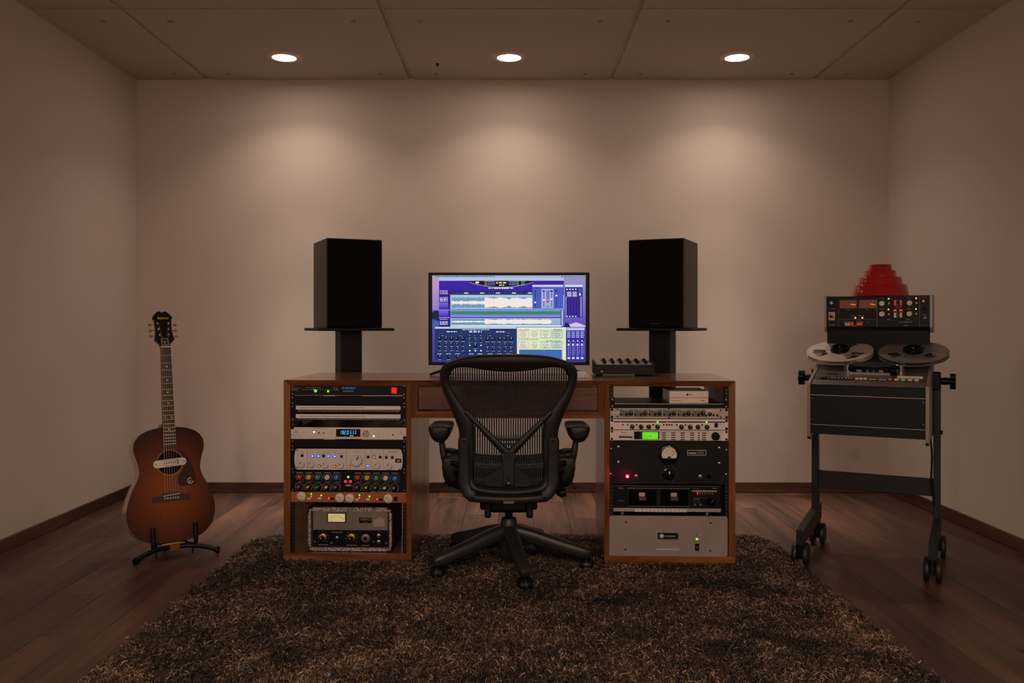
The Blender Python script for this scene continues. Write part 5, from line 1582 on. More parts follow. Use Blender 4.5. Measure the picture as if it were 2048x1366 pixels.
vs = [(x_, 0.0, z_) for x_, z_ in outline] + [(x_, GD, z_) for x_, z_ in outline]
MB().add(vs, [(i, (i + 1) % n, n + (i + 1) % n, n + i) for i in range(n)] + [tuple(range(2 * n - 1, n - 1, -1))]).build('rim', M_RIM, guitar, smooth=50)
inn = [(x_ * 0.975, 0.251 + (z_ - 0.251) * 0.985) for x_, z_ in outline]
MB().add([(x_, 0.0045, z_) for x_, z_ in inn] + [(x_, GD - 0.003, z_) for x_, z_ in inn], [(i, (i + 1) % n, n + (i + 1) % n, n + i) for i in range(n)] + [tuple(range(2 * n - 1, n - 1, -1))]).build('interior_shade', mat('interior_shade_brown', '#1c0e07', 0.8), guitar)  # dark shell added inside: the soundhole's shade is put into its colour
bind = []
for i in range(n):
    x_, z_ = outline[i]; (xa, za), (xb, zb_) = outline[i - 1], outline[(i + 1) % n]
    tx, tz = xb - xa, zb_ - za; l_ = math.hypot(tx, tz) or 1
    bind.append((x_ + tz / l_ * 0.0008, -0.0006, z_ - tx / l_ * 0.0008))
MB().tube(bind + bind[:1], 0.0012, 6).build('binding', mat('dark_binding', '#2a1810', 0.4), guitar)
MB().tube([(x_, 0.0, z_) for x_, z_ in [(HC[0] + (HR + 0.004) * math.cos(2 * math.pi * k / 40), HC[1] + (HR + 0.004) * math.sin(2 * math.pi * k / 40)) for k in range(41)]], 0.0014, 5).build('rosette', mat('rosette_inlay', '#b98a55', 0.5), guitar)
# neck, fretboard, head
NUT, SAD = 0.853, 0.207
def nw(z_): return 0.0215 + (NUT - z_) / (NUT - 0.40) * 0.006
M_EBONY = mat('dark_rosewood', '#251410', 0.4, noise=0.2, nscale=30, stretch=(8, 8, 1))
zf0 = 0.41
MB().add([(-nw(NUT), -0.012, NUT), (nw(NUT), -0.012, NUT), (nw(zf0), -0.012, zf0), (-nw(zf0), -0.012, zf0), (-nw(NUT), -0.004, NUT), (nw(NUT), -0.004, NUT), (nw(zf0), -0.0, zf0), (-nw(zf0), -0.0, zf0)],
         [(3, 2, 1, 0), (4, 5, 6, 7), (0, 1, 5, 4), (1, 2, 6, 5), (2, 3, 7, 6), (3, 0, 4, 7)]).build('fretboard', M_EBONY, guitar)
nk = []
M_NECK = mat('neck_mahogany', '#5a2c18', 0.3, coat=0.4)
vs = []; fs = []
for i in range(9):
    z_ = NUT - (NUT - 0.49) * i / 8
    for k in range(9):
        a_ = math.pi * k / 8
        vs.append((nw(z_) * math.cos(a_), -0.0045 + 0.018 * math.sin(a_) * (1 + 0.3 * i / 8), z_))
for i in range(8):
    for k in range(8):
        fs.append((i * 9 + k, i * 9 + k + 1, (i + 1) * 9 + k + 1, (i + 1) * 9 + k))
fs += [tuple(range(9)), tuple(8 * 9 + k for k in range(9))]
MB().add(vs, fs).build('neck', M_NECK, guitar, smooth=60)
MB().rbox(-0.028, 0.028, 0.0, 0.075, 0.49, 0.515, 0.008, 2).build('heel', M_NECK, guitar)
for k in range(1, 20):
    z_ = SAD + (NUT - SAD) / 2 ** (k / 12)
    if z_ > zf0 + 0.004:
        MB().box(-nw(z_), nw(z_), -0.0132, -0.0115, z_ - 0.0009, z_ + 0.0009).build('fret', M_CHROME, guitar)
dot = MB().lathe([(0.0032, 0), (0.0031, 0.0006)], 12, '-y').mesh('inlay', mat('pearl', '#e6ddd0', 0.3))
for f_ in (3, 5, 7, 9, 12, 15):
    za = SAD + (NUT - SAD) / 2 ** (f_ / 12); zb_ = SAD + (NUT - SAD) / 2 ** ((f_ - 1) / 12)
    for x_ in ((-0.014, 0.014) if f_ == 12 else (0.0,)):
        link('inlay', dot, guitar, (x_, -0.0119, (za + zb_) / 2))
MB().box(-nw(NUT), nw(NUT), -0.0155, -0.004, NUT, NUT + 0.005).build('nut', M_CREAM, guitar)
# head, bent back
hd = [(0.0215, 0.0), (0.024, 0.014), (0.034, 0.026), (0.042, 0.036), (0.040, 0.05), (0.036, 0.075), (0.036, 0.11), (0.038, 0.132), (0.043, 0.144), (0.030, 0.163), (0.017, 0.174), (0.006, 0.172), (0.0, 0.168)]
hs = resample(hd, 48)
hpoly = hs + [(-x_, z_) for x_, z_ in hs[-2::-1]]
hpoly = [(p[0], p[1] + 0.004) for p in hpoly]
HM = Matrix.Translation((0, -0.004, NUT)) @ Matrix.Rotation(R(-14), 4, 'X')
headst = MB().prism(hpoly, 0.0, 0.014).build('headstock', mat('black_lacquer', '#14100e', 0.25, coat=0.3), guitar, HM.to_translation(), HM.to_euler())
text('Epiphone', 0.0115, mat('gold_print', '#d8a838', 0.4), headst, 0, 0.145, y=-0.0004, shear=0.35, bold=0.0004, xs=0.8)
tr = MB().prism([(p[0], p[1]) for p in resample([(-0.017, 0.012), (-0.014, 0.036), (-0.008, 0.046), (0, 0.043), (0.008, 0.046), (0.014, 0.036), (0.017, 0.012)][::-1], 24)], -0.0016, 0.0).build('truss_cover', M_WHITE, headst)
MB().prism([(p[0] * 0.84, 0.014 + (p[1] - 0.012) * 0.88) for p in resample([(-0.017, 0.012), (-0.014, 0.036), (-0.008, 0.046), (0, 0.043), (0.008, 0.046), (0.014, 0.036), (0.017, 0.012)][::-1], 24)], -0.0022, -0.001).build('truss_cover_field', M_SATIN, tr)
P = Paint(0.0002); P.arc(0, 0.026, 0.0075, 0.0026, R(70), R(290), '#e6ddd0', 1); P.rect(-0.001, 0.006, 0.0248, 0.0272, '#e6ddd0', 1); P.build('emblem', M_PRINT, tr, (0, -0.0023, 0))
pk = MB().lathe([(0.0045, 0), (0.0045, 0.003), (0.0028, 0.004), (0.0028, 0.009), (0.002, 0.0095)], 12, '-y').mesh('tuner_post', M_CHROME, 40)
bt = MB().rbox(-0.007, 0.007, -0.004, 0.004, -0.006, 0.006, 0.0028, 3).mesh('tuner_button', mat('aged_button', '#a8745c', 0.4), 50)
posts = []
for s_ in (-1, 1):
    for i, zz in enumerate((0.062, 0.09, 0.118)):
        xx = s_ * (0.0185 + 0.0025 * i)
        p_ = link('tuner_post', pk, headst, (xx, 0, zz)); posts.append((s_, i, xx, zz))
        sh_ = MB().tube([(s_ * 0.03, 0.012, 0), (s_ * 0.05, 0.012, -0.002)], 0.0018, 6).build('tuner_shaft', M_STEEL, headst, (0, 0, zz))
        link('tuner_button', bt, sh_, (s_ * 0.055, 0.012, -0.002))
# bridge, strings, pickup, pickguard
bp_ = [(x_ * 0.95, z_ - 0.012) for x_, z_ in ((-0.082, 0.188), (0.082, 0.188), (0.082, 0.212), (0.05, 0.214), (0.03, 0.226), (-0.03, 0.226), (-0.05, 0.214), (-0.082, 0.212))]
br = MB().prism(bp_, -0.009, 0.0).build('bridge', M_EBONY, guitar)
DB = -0.012
MB().add([(x_, y_, z_ + DB) for x_, y_, z_ in ((-0.036, -0.012, 0.2095), (0.036, -0.012, 0.2155), (0.036, -0.012, 0.2185), (-0.036, -0.012, 0.2125), (-0.036, -0.008, 0.2095), (0.036, -0.008, 0.2155), (0.036, -0.008, 0.2185), (-0.036, -0.008, 0.2125))],
         [(0, 1, 2, 3), (7, 6, 5, 4), (1, 0, 4, 5), (2, 1, 5, 6), (3, 2, 6, 7), (0, 3, 7, 4)]).build('saddle', M_CREAM, br)
for i in range(6):
    MB().lathe([(0.0036, 0), (0.0034, 0.003), (0.002, 0.004)], 10, '-y').build('bridge_pin', M_CREAM, br, (-0.0275 + i * 0.011, -0.009, 0.2005 + DB), smooth=50)
    x0 = -0.0275 + i * 0.011; x1 = -0.0185 + i * 0.0074
    s_, j, xx, zz = posts[(0, 1, 2, 5, 4, 3)[i]] if i < 3 else posts[(5, 4, 3)[i - 3]]
    pe = HM @ Vector((xx * 0.9, -0.005, zz))
    MB().tube([(x0, -0.0125, 0.204 + DB), (x0, -0.0135, 0.214 + DB), (x1, -0.0165, NUT + 0.003), tuple(pe)], 0.0007 - 0.00007 * i, 5).build('string', mat('wound_string', '#a58a66', 0.4, 0.6) if i < 4 else mat('plain_string', '#8a8680', 0.4, 0.7), guitar)
pg = [(0.034, 0.405), (0.055, 0.398), (0.078, 0.375), (0.096, 0.34), (0.108, 0.30), (0.112, 0.265), (0.108, 0.252), (0.09, 0.248), (0.07, 0.247), (0.046, 0.246), (0.032, 0.258), (0.028, 0.275), (0.036, 0.296), (0.049, 0.312), (0.060, 0.333), (0.0595, 0.365), (0.05, 0.388)]
pg = [(x_ * 0.97, z_ - 0.011) for x_, z_ in pg]
pgm = MB().prism(resample(pg, 68, closed=True)[::-1], -0.0016, 0.0).build('pickguard', mat('tortoise_guard', '#3a100c', 0.3, noise=0.4, nscale=30, spec=0.3), guitar)
P = Paint(0.0003); P.arc(0.083, 0.256, 0.0135, 0.0036, R(72), R(350), '#e2d8ca', 1, 20)
P.poly([(0.0745, 0.2485), (0.0765, 0.2460), (0.0875, 0.2575), (0.0855, 0.2600)], '#e2d8ca', 1)
P.build('emblem', M_PRINT, pgm, (0, -0.0018, 0))
pu = []
for k in range(13):
    a_ = math.pi * k / 12 - math.pi / 2; pu.append((0.052 + 0.014 * math.cos(a_), 0.0165 * math.sin(a_)))
for k in range(13):
    a_ = math.pi * k / 12 + math.pi / 2; pu.append((-0.058 + 0.014 * math.cos(a_), 0.0165 * math.sin(a_)))
PMt = Matrix.Translation((0.002, -0.0005, 0.341)) @ Matrix.Rotation(R(-3), 4, 'Y')
pku = MB().prism(pu, -0.0075, 0.0).build('pickup', mat('nickel', '#cfc7bd', 0.28, 0.7), guitar, PMt.to_translation(), PMt.to_euler())
P = Paint(0.0002)
for sgn in (1,):
    P.arc(-0.031 + 0.0, 0.0, 0.010, 0.0008, R(90), R(270), '#4a4038', 1); P.arc(0.022, 0.0, 0.010, 0.0008, R(-90), R(90), '#4a4038', 1)
    P.rect(-0.031, 0.022, 0.0092, 0.010, '#4a4038', 1); P.rect(-0.031, 0.022, -0.010, -0.0092, '#4a4038', 1)
P.words(-0.02, 0.012, -0.0128, 0.0014, '#3a3028', 1)
P.rect(0.0285, 0.0325, -0.012, 0.012, '#14100e', 1)
P.build('pickup_print', M_PRINT, pku, (0, -0.0077, 0))
for i in range(6):
    link('pole_piece', knob_mesh(0.0024, 0.0008, M_DARKHOLE, n=10), pku, (-0.0275 + i * 0.0094, -0.0075, 0))
for x_ in (-0.06, 0.056):
    link('screw', knob_mesh(0.0026, 0.0006, M_DARKHOLE, n=10), pku, (x_, -0.0075, 0))
MB().lathe([(0.006, 0), (0.007, 0.004), (0.004, 0.014)], 12).build('strap_button', M_CHROME, guitar, (0, GD / 2, -0.004), (R(180), 0, 0), smooth=50)

# --- guitar stand
gs = thing('guitar_stand', 'black tubular guitar stand holding the guitar off the floor', 'stand', (g_loc.x, g_loc.y, 0), GYAW)
zc = 0.042
for s_ in (-1, 1):
    MB().tube(resample([(0, -0.02, zc), (s_ * 0.07, -0.04, zc), (s_ * 0.125, -0.065, 0.034), (s_ * 0.165, -0.085, 0.018)], 18), 0.0105, 10).build('front_leg', M_BLACK, gs, smooth=60)
    MB().tube([(s_ * 0.160, -0.0825, 0.026), (s_ * 0.168, -0.0865, 0.0155), (s_ * 0.172, -0.089, 0.0155)], [0.0135, 0.0155, 0.014], 10).build('rubber_foot', M_SATIN, gs, smooth=60)
    yk = [(s_ * 0.055, 0.05, 0.076), (s_ * 0.072, -0.02, 0.080), (s_ * 0.0835, -0.042, 0.092), (s_ * 0.09, -0.044, 0.115), (s_ * 0.09, -0.034, 0.175)]
    MB().tube(resample([(s_ * 0.055, 0.10, 0.040), (s_ * 0.07, 0.02, 0.036), (s_ * 0.086, -0.026, 0.044), (s_ * 0.088, -0.034, 0.075), (s_ * 0.088, -0.022, 0.135)], 24), 0.0095, 10).build('cradle_arm', M_BLACK, gs, smooth=60)
    MB().lathe([(0.0035, -0.035), (0.0035, 0.0)], 8).build('pin', M_SATIN, gs, (s_ * 0.075, -0.03, 0.040))
MB().tube([(0, -0.02, zc), (0, 0.1, 0.035), (0, 0.19, 0.014)], 0.0095, 10).build('rear_leg', M_BLACK, gs, smooth=60)
MB().tube([(0, 0.183, 0.018), (0, 0.196, 0.0145)], [0.013, 0.0145], 10).build('rubber_foot', M_SATIN, gs, smooth=60)
MB().tube([(-0.057, 0.10, 0.039), (0.057, 0.10, 0.039)], 0.0095, 10).build('cross_tube', M_BLACK, gs, smooth=60)
MB().rbox(-0.022, 0.022, -0.036, -0.008, 0.024, 0.054, 0.004, 2).build('clamp', mat('brass_clamp', '#7a5624', 0.4, 0.4), gs)
MB().tube([(-0.05, -0.012, 0.052), (-0.02, -0.02, 0.056), (0.02, -0.02, 0.056), (0.045, -0.012, 0.052)], 0.004, 8).build('label_strap', mat('yellow_strap', '#a89040', 0.6), gs, smooth=60)

# ================================================================ TAPE MACHINE
TYAW = math.atan2(-0.475, 0.88)
tm_loc = Vector((1.517, 3.702, 0))
tm = thing('tape_machine', 'grey and black reel-to-reel tape machine with meter bridge on a wheeled stand', 'tape machine', tm_loc, TYAW)
M_TMG = mat('tape_grey', '#221f1d', 0.45, spec=0.3)
M_TML = mat('tape_cheek', '#8a8178', 0.4, 0.5)
M_TMF = mat('tape_front_black', '#121110', 0.5, spec=0.25)
M_TMP = mat('deck_plate', '#5c544e', 0.34, 0.4, noise=0.06, nscale=8, stretch=(1, 40, 1))
# stand
for s_ in (-1, 1):
    MB().rbox(s_ * 0.247 - 0.0135, s_ * 0.247 + 0.0135, 0.125, 0.175, 0.13, 0.80, 0.002, 1).build('upright', M_TMG, tm)
    foot = MB().add([(s_ * 0.247 + dx, y_, z_) for dx in (-0.0145, 0.0145) for (y_, z_) in ((-0.235, 0.092), (0.225, 0.115), (0.225, 0.19), (-0.235, 0.152))],
                    [(3, 2, 1, 0), (4, 5, 6, 7), (0, 1, 5, 4), (1, 2, 6, 5), (2, 3, 7, 6), (3, 0, 4, 7)]).build('foot_bar', M_TMG, tm)
    for y_ in (-0.215, 0.205):
        c_ = MB().rbox(s_ * 0.247 - 0.011, s_ * 0.247 + 0.011, y_ - 0.012, y_ + 0.012, 0.03, 0.115, 0.003, 1).build('caster', M_SATIN, foot)
        for q in (-1, 1):
            MB().lathe([(0.03, 0.012 * q), (0.046, 0.013 * q), (0.048, 0.018 * q), (0.048, 0.026 * q), (0.044, 0.031 * q), (0.02, 0.033 * q)], 24, 'x').build('wheel', mat('caster_rubber', '#171413', 0.5), foot, (s_ * 0.247, y_ + 0.008, 0.048), smooth=40)
    # clamping knob with lobes
    star = [((0.032 + 0.004 * math.cos(6 * t_)) * math.cos(t_), (0.032 + 0.004 * math.cos(6 * t_)) * math.sin(t_)) for t_ in [2 * math.pi * k / 48 for k in range(48)]]
    kb = MB().add([(h_, a_, c_) for h_ in (0.038, 0.060) for a_, c_ in star], [tuple(range(47, -1, -1)), tuple(range(48, 96))] + [(i, (i + 1) % 48, 48 + (i + 1) % 48, 48 + i) for i in range(48)],
                  M=Matrix.Scale(s_, 4, (1, 0, 0)))
    kb.lathe([(0.014, 0.0), (0.016, 0.02), (0.014, 0.04)], 16, 'x', M=Matrix.Scale(s_, 4, (1, 0, 0)))
    kb.build('clamp_knob', M_SATIN, tm, (s_ * 0.258, 0.15, 0.762), smooth=40)
    MB().rbox(s_ * 0.243 - 0.016, s_ * 0.243 + 0.018, 0.115, 0.185, 0.725, 0.80, 0.004, 1).build('pivot_block', M_SATIN, tm)
MB().rbox(-0.234, 0.234, 0.14, 0.16, 0.272, 0.346, 0.002, 1).build('cross_panel', M_TMG, tm)
# body
WB = 0.219; yf, yb = -0.149, 0.255; zfb, zft, zbt = 0.545, 0.748, 0.868
def ztop(y_): return zft + (zbt - zft) * (y_ - yf) / (yb - yf)
TIL = math.atan2(zbt - zft, yb - yf)
MB().add([(x_, y_, z_) for x_ in (-WB, WB) for (y_, z_) in ((yf, zfb), (yb - 0.04, zfb), (yb, zbt - 0.02), (yb, zbt), (yf + 0.0, zft))],
         [(4, 3, 2, 1, 0), (5, 6, 7, 8, 9)] + [(i, (i + 1) % 5, (i + 1) % 5 + 5, i + 5) for i in range(5)]).build('body', M_TMF, tm)
for s_ in (-1, 1):
    MB().add([(s_ * (WB + dx), y_, z_) for dx in (0.0, 0.013) for (y_, z_) in ((yf - 0.004, zfb - 0.012), (yb - 0.03, zfb - 0.012), (yb + 0.006, zbt - 0.03), (yb + 0.006, zbt + 0.008), (yf - 0.004, zft + 0.008))],
             ([(4, 3, 2, 1, 0), (5, 6, 7, 8, 9)] + [(i, (i + 1) % 5, (i + 1) % 5 + 5, i + 5) for i in range(5)])).build('side_cheek', M_TML, tm)
    MB().box(s_ * (WB + 0.006) - 0.006, s_ * (WB + 0.006) + 0.006, yf - 0.004, yf + 0.014, zfb - 0.024, zfb - 0.012).build('cheek_foot', M_SATIN, tm)
for z0, z1 in ((0.7085, zft - 0.004), (0.585, 0.7065), (zfb + 0.001, 0.583)):
    fp = MB().rbox(-WB + 0.002, WB - 0.002, yf - 0.003, yf + 0.002, z0, z1, 0.0008, 1).build('front_panel', M_TMF, tm)
    MB().box(-WB + 0.002, WB - 0.002, yf - 0.0036, yf - 0.001, z1, z1 + 0.002).build('trim_line', M_STEEL, fp) if z0 < 0.7 else None
    if 0.58 < z0 < 0.6:
        for x_ in (-WB + 0.008, WB - 0.008):
            for z_ in (z0 + 0.02, z1 - 0.014):
                link('screw', knob_mesh(0.002, 0.001, M_STEEL, n=8), fp, (x_, yf - 0.003, z_))
# deck plate group: local frame lying on the sloped top
def deck(name, mb, m, x_, y_, parent=tm, smooth=None, dz=0.0):
    o = mb.build(name, m, parent, (x_, y_, ztop(y_) + dz), (TIL, 0, 0), smooth)
    return o
deck('deck_plate', MB().box(-WB + 0.002, WB - 0.002, 0.090, 0.40, 0.0, 0.003), M_TMP, 0, yf, dz=0.001)
deck('front_strip', MB().rbox(-WB + 0.002, WB - 0.002, 0.0, 0.056, 0.0, 0.004, 0.0015, 1), mat('deck_strip', '#685c54', 0.38, 0.3), 0, yf, dz=0.001)
deck('control_strip', MB().box(-WB + 0.002, WB - 0.002, 0.057, 0.089, 0.0, 0.003), mat('control_dark', '#3a3634', 0.35, 0.5), 0, yf, dz=0.001)
TOPX = lambda X: (X - 885) / 1390 * 2 * WB      # crop pixels along the strip to machine width
bm_ = {}
def key(X0, X1, m, y_=-0.076, hgt=0.005, nm='key', dep=0.012):
    return deck(nm, MB().rbox(TOPX(X0), TOPX(X1), -dep / 2, dep / 2, 0, hgt, 0.001, 1), m, 0, y_, dz=0.004)
cnt = key(385, 695, mat('counter_window', '#1a1010', 0.3), nm='counter', dep=0.026, hgt=0.003)
for X in (430, 470, 515, 560, 605, 645, 675):
    key(X - 12, X + 10, M_CREAM, hgt=0.0042, dep=0.006)
key(285, 360, M_SATIN, nm='power_switch', dep=0.022)
for X in (742, 793, 845):
    key(X - 20, X + 20, mat('lit_key_amber', '#d8bc90', 0.4, emit=0.05), dep=0.014)
P = Paint(0.0002); P.words(TOPX(890), TOPX(1110), 0.0, 0.010, '#c9bfb4', 1)
o_ = P.build('logo_print', M_PRINT, tm, (0, -0.076, ztop(-0.076) + 0.0045), (TIL - R(90), 0, 0))
for X, m in ((1150, mat('lit_key_red', '#c04038', 0.4, emit=0.15)), (1225, MATS['lit_key_amber']), (1305, mat('lit_key_green', '#6ab050', 0.4, emit=0.2)), (1385, MATS['lit_key_amber']), (1465, MATS['lit_key_amber'])):
    key(X - 25, X + 22, m, dep=0.014)
key(1225, 1530, M_SILVERP, y_=-0.05, nm='tape_cleaner', dep=0.010, hgt=0.008)
# head block, rollers, capstan
hbp = []
for k in range(17):
    a_ = k / 16; hbp.append((-0.077 + 0.154 * a_, -0.018 - 0.012 * math.sin(math.pi * a_)))
hb = MB(); top = hbp + [(0.077, 0.03), (-0.077, 0.03)]; nn = len(top)
hb.add([(x_, y_, 0.0) for x_, y_ in top] + [(x_, y_, 0.03) for x_, y_ in top], [tuple(range(nn - 1, -1, -1)), tuple(range(nn, 2 * nn))] + [(i, (i + 1) % nn, nn + (i + 1) % nn, nn + i) for i in range(nn)])
hblk = deck('head_block', hb, M_SATIN, TOPX(890), 0.018, dz=0.004)
for X, w_ in ((-0.045, 0.011), (-0.012, 0.006), (0.012, 0.004), (0.040, 0.010)):
    MB().rbox(X - w_, X + w_, -0.031, -0.020, 0.008, 0.018, 0.002, 1).build('head', M_STEEL, hblk)
MB().box(-0.015, 0.015, -0.012, -0.006, 0.0298, 0.0306).build('label_plate', M_CREAM, hblk)
MB().add([(x_, y_ * 1.0, 0.0302) for x_, y_ in top] + [(x_, y_, 0.034) for x_, y_ in top], [tuple(range(nn - 1, -1, -1)), tuple(range(nn, 2 * nn))] + [(i, (i + 1) % nn, nn + (i + 1) % nn, nn + i) for i in range(nn)]).build('head_cover', mat('cover_grey', '#2a2725', 0.35), hblk)
MB().box(-0.085, 0.085, -0.040, -0.031, 0, 0.008).build('splice_block', M_SILVER_D, hblk)
for X, y_, r_, h_, m in ((585, 0.03, 0.017, 0.034, M_CHROME), (1250, 0.028, 0.018, 0.034, M_CHROME), (1165, -0.008, 0.0165, 0.026, M_GLOSSBLK), (1120, 0.02, 0.006, 0.034, M_STEEL)):
    deck('tape_roller', MB().lathe([(r_, 0.0), (r_, 0.008), (r_ * 0.82, 0.010), (r_ * 0.82, h_ - 0.012), (r_, h_ - 0.010), (r_, h_ - 0.002), (r_ * 0.9, h_)], 24), m, TOPX(X), y_, smooth=40, dz=0.003)
deck('badge_plate', MB().box(-0.022, 0.022, -0.012, 0.012, 0, 0.001), M_PANELBLK, TOPX(410), -0.02, dz=0.004)
for x_ in (-0.146, 0.154):
    deck('reel_table', MB().lathe([(0.04, 0), (0.04, 0.012), (0.012, 0.014), (0.012, 0.024)], 24), M_SATIN, x_, 0.169, smooth=40, dz=0.003)
# meter bridge
yB = 0.243
MB().rbox(-WB + 0.006, WB - 0.006, yB + 0.012, yB + 0.05, zbt - 0.03, 1.0, 0.002, 1).build('bridge_support', mat('bridge_support_black', '#0d0c0b', 0.5, spec=0.2), tm)
brg = MB()
brg.add([(x_, y_, z_) for x_ in (-WB + 0.006, WB - 0.004) for (y_, z_) in ((yB + 0.006, 0.976), (yB + 0.16, 0.976), (yB + 0.16, 1.128), (yB - 0.004, 1.13), (yB - 0.004, 0.992))],
        [(4, 3, 2, 1, 0), (5, 6, 7, 8, 9)] + [(i, (i + 1) % 5, (i + 1) % 5 + 5, i + 5) for i in range(5)])
bridge = brg.build('meter_bridge', M_TMF, tm)
for s_ in (-1, 1):
    MB().add([(s_ * (WB - 0.005 + dx) + 0.001, y_, z_) for dx in (0.0, 0.010) for (y_, z_) in ((yB + 0.006, 0.966), (yB + 0.165, 0.966), (yB + 0.165, 1.134), (yB - 0.010, 1.134), (yB - 0.010, 0.990))],
             [(4, 3, 2, 1, 0), (5, 6, 7, 8, 9)] + [(i, (i + 1) % 5, (i + 1) % 5 + 5, i + 5) for i in range(5)]).build('bridge_cheek', M_TML, bridge)
# front of the bridge: pixels of the crop [1640..1880] x [580..665], 2048 wide
BW = 2 * WB - 0.010; FZ = yB - 0.004
def ex(X): return -WB + 0.006 + (X - 108) / (1878 - 108) * BW
def ez(Y): return 1.128 - (Y - 95) / (600 - 95) * 0.136
def ebox(X0, X1, Y0, Y1, m, h, nm, r=0.0008):
    return MB().rbox(ex(X0), ex(X1), FZ - h, FZ + 0.001, ez(Y1), ez(Y0), r, 1).build(nm, m, bridge)
def eknob(X, Y, r, h, m, nm='knob', cap=None):
    return link(nm, knob_mesh(r * BW / 1770, h, m, cap), bridge, (ex(X), FZ, ez(Y)))
M_AMBERG = mat('amber_meter_glass', '#361804', 0.3, emit=0.09, emit_color=lin('#c85a10'))
for X0, X1 in ((340, 650), (680, 988)):
    me_ = ebox(X0, X1, 150, 292, M_AMBERG, 0.002, 'level_meter')
    P = Paint(0.0002)
    xa, xb = ex(X0 + 195), ex(X0 + 285)
    P.poly([(xa, ez(212)), (xa, ez(228)), (xb, ez(244)), (xb, ez(226))], '#ff6a10', 1)
    P.build('meter_needle', attr_mat('needle_glow', 1.0), me_, (0, FZ - 0.0022, 0))
P = Paint(0.0002)
for X0, X1, Y0, Y1 in ((318, 322, 300, 600), (320, 990, 472, 478), (990, 995, 130, 600), (1705, 1709, 110, 600), (108, 1878, 500, 503)):
    P.rect(ex(X0), ex(X1 + 3), ez(Y1), ez(Y0), '#77726c' if Y0 != 500 else '#3a3836', 1)
for X0, X1, Y, h in ((150, 260, 295, 8), (470, 520, 312, 8), (805, 850, 312, 8), (540, 605, 415, 7), (675, 770, 415, 8), (1062, 1105, 133, 7), (1055, 1115, 308, 7), (1325, 1365, 160, 7), (1325, 1365, 242, 7),
                     (1295, 1410, 275, 7), (1325, 1365, 303, 6), (1520, 1560, 130, 7), (1510, 1570, 308, 7), (1170, 1222, 482, 12), (1490, 1545, 482, 10), (410, 565, 518, 9), (645, 770, 518, 9), (1370, 1585, 525, 9),
                     (1440, 1520, 575, 8), (1735, 1815, 122, 7), (1760, 1830, 405, 9), (445, 640, 585, 8)):
    P.words(ex(X0), ex(X1), ez(Y), h * BW / 1770, '#bdb6ae', 1)
for Y in (372, 402, 434):
    P.disc(ex(1345), ez(Y), 0.0016, '#d8d2ca', 1, 6)
P.build('bridge_print', M_PRINT, bridge, (0, FZ - 0.0004, 0))
text('B67-MKII', 0.0046, M_WHITE, bridge, ex(208), ez(570), y=FZ - 0.0006, )
text('STUDER', 0.0042, M_TAN, bridge, ex(1785), ez(573), y=FZ - 0.0006, xs=1.2)
eknob(195, 196, 28, 0.006, M_SILVERP, 'button')
for X, Y, m in ((1080, 215, M_SILVERP), (1080, 390, M_SILVERP), (1545, 212, mat('warm_knob', '#c9ab8c', 0.4, 0.3)), (1542, 388, MATS['warm_knob'])):
    eknob(X, Y, 50, 0.014, m)
plt = ebox(145, 258, 350, 490, mat('cream_plate', '#d9b892', 0.5), 0.0015, 'socket_plate')
k_ = eknob(200, 420, 38, 0.004, M_SATIN, 'socket'); k_.location.y = FZ - 0.001
link('socket_glint', knob_mesh(22 * BW / 1770, 0.0008, M_STEEL), k_, (0.0005, -0.004, 0.0008)); link('socket_hole', knob_mesh(17 * BW / 1770, 0.0012, M_DARKHOLE), k_, (0, -0.0044, -0.001))
for X, Y, r, m in ((1192, 137, 13, L_AMBER), (1190, 313, 13, L_AMBER), (1652, 135, 13, L_AMBER), (1650, 310, 13, L_AMBER), (620, 450, 15, L_AMBER), (742, 450, 15, L_AMBER)):
    eknob(X, Y, r, 0.002, m, 'indicator_light')
for X, Y in ((1198, 215), (1198, 392), (1660, 213), (1658, 388)):
    ebox(X - 15, X + 15, Y - 16, Y + 16, M_BRASS, 0.003, 'button')
for X in (1303, 1400):
    ebox(X - 18, X + 18, 163, 248, M_REDBTN, 0.003, 'button'); ebox(X - 20, X + 20, 365, 450, M_SILVERP, 0.004, 'fader_key')
    ebox(X - 30, X + 28, 314, 348, M_REDBTN, 0.002, 'button'); eknob(X, 330, 9, 0.003, L_ORANGE, 'indicator_light')
ebox(435, 528, 536, 573, M_CREAM, 0.003, 'button'); eknob(562, 552, 30, 0.004, M_REDBTN, 'button'); ebox(640, 745, 533, 577, M_REDBTN, 0.003, 'button', r=0.003)
for X in (1415, 1540):
    ebox(X - 22, X + 22, 540, 560, M_DARKHOLE, 0.001, 'slide_switch')
eknob(1775, 182, 24, 0.010, M_BRASS, 'jack'); eknob(1798, 452, 22, 0.002, M_WHITE, 'jack'); eknob(1798, 452, 14, 0.0025, M_DARKHOLE, 'jack_hole')
eknob(1790, 305, 20, 0.004, M_DARKHOLE, 'jack'); eknob(845, 525, 14, 0.004, M_TAN, 'toggle'); eknob(490, 368, 8, 0.001, M_DARKHOLE, 'trim_hole'); eknob(825, 368, 8, 0.001, M_DARKHOLE, 'trim_hole')
# power cable hanging down the right upright
MB().tube(resample([(0.224, 0.11, 0.72), (0.228, 0.108, 0.64), (0.222, 0.11, 0.55), (0.229, 0.115, 0.45), (0.226, 0.118, 0.35), (0.232, 0.118, 0.30), (0.236, 0.122, 0.24)], 36), 0.004, 8).build('cable', M_SATIN, tm, smooth=60)
MB().lathe([(0.0215, -0.008), (0.0225, 0.0), (0.0215, 0.008)], 16).build('cable_tie', M_SATIN, tm, (0.247, 0.15, 0.545), smooth=60)

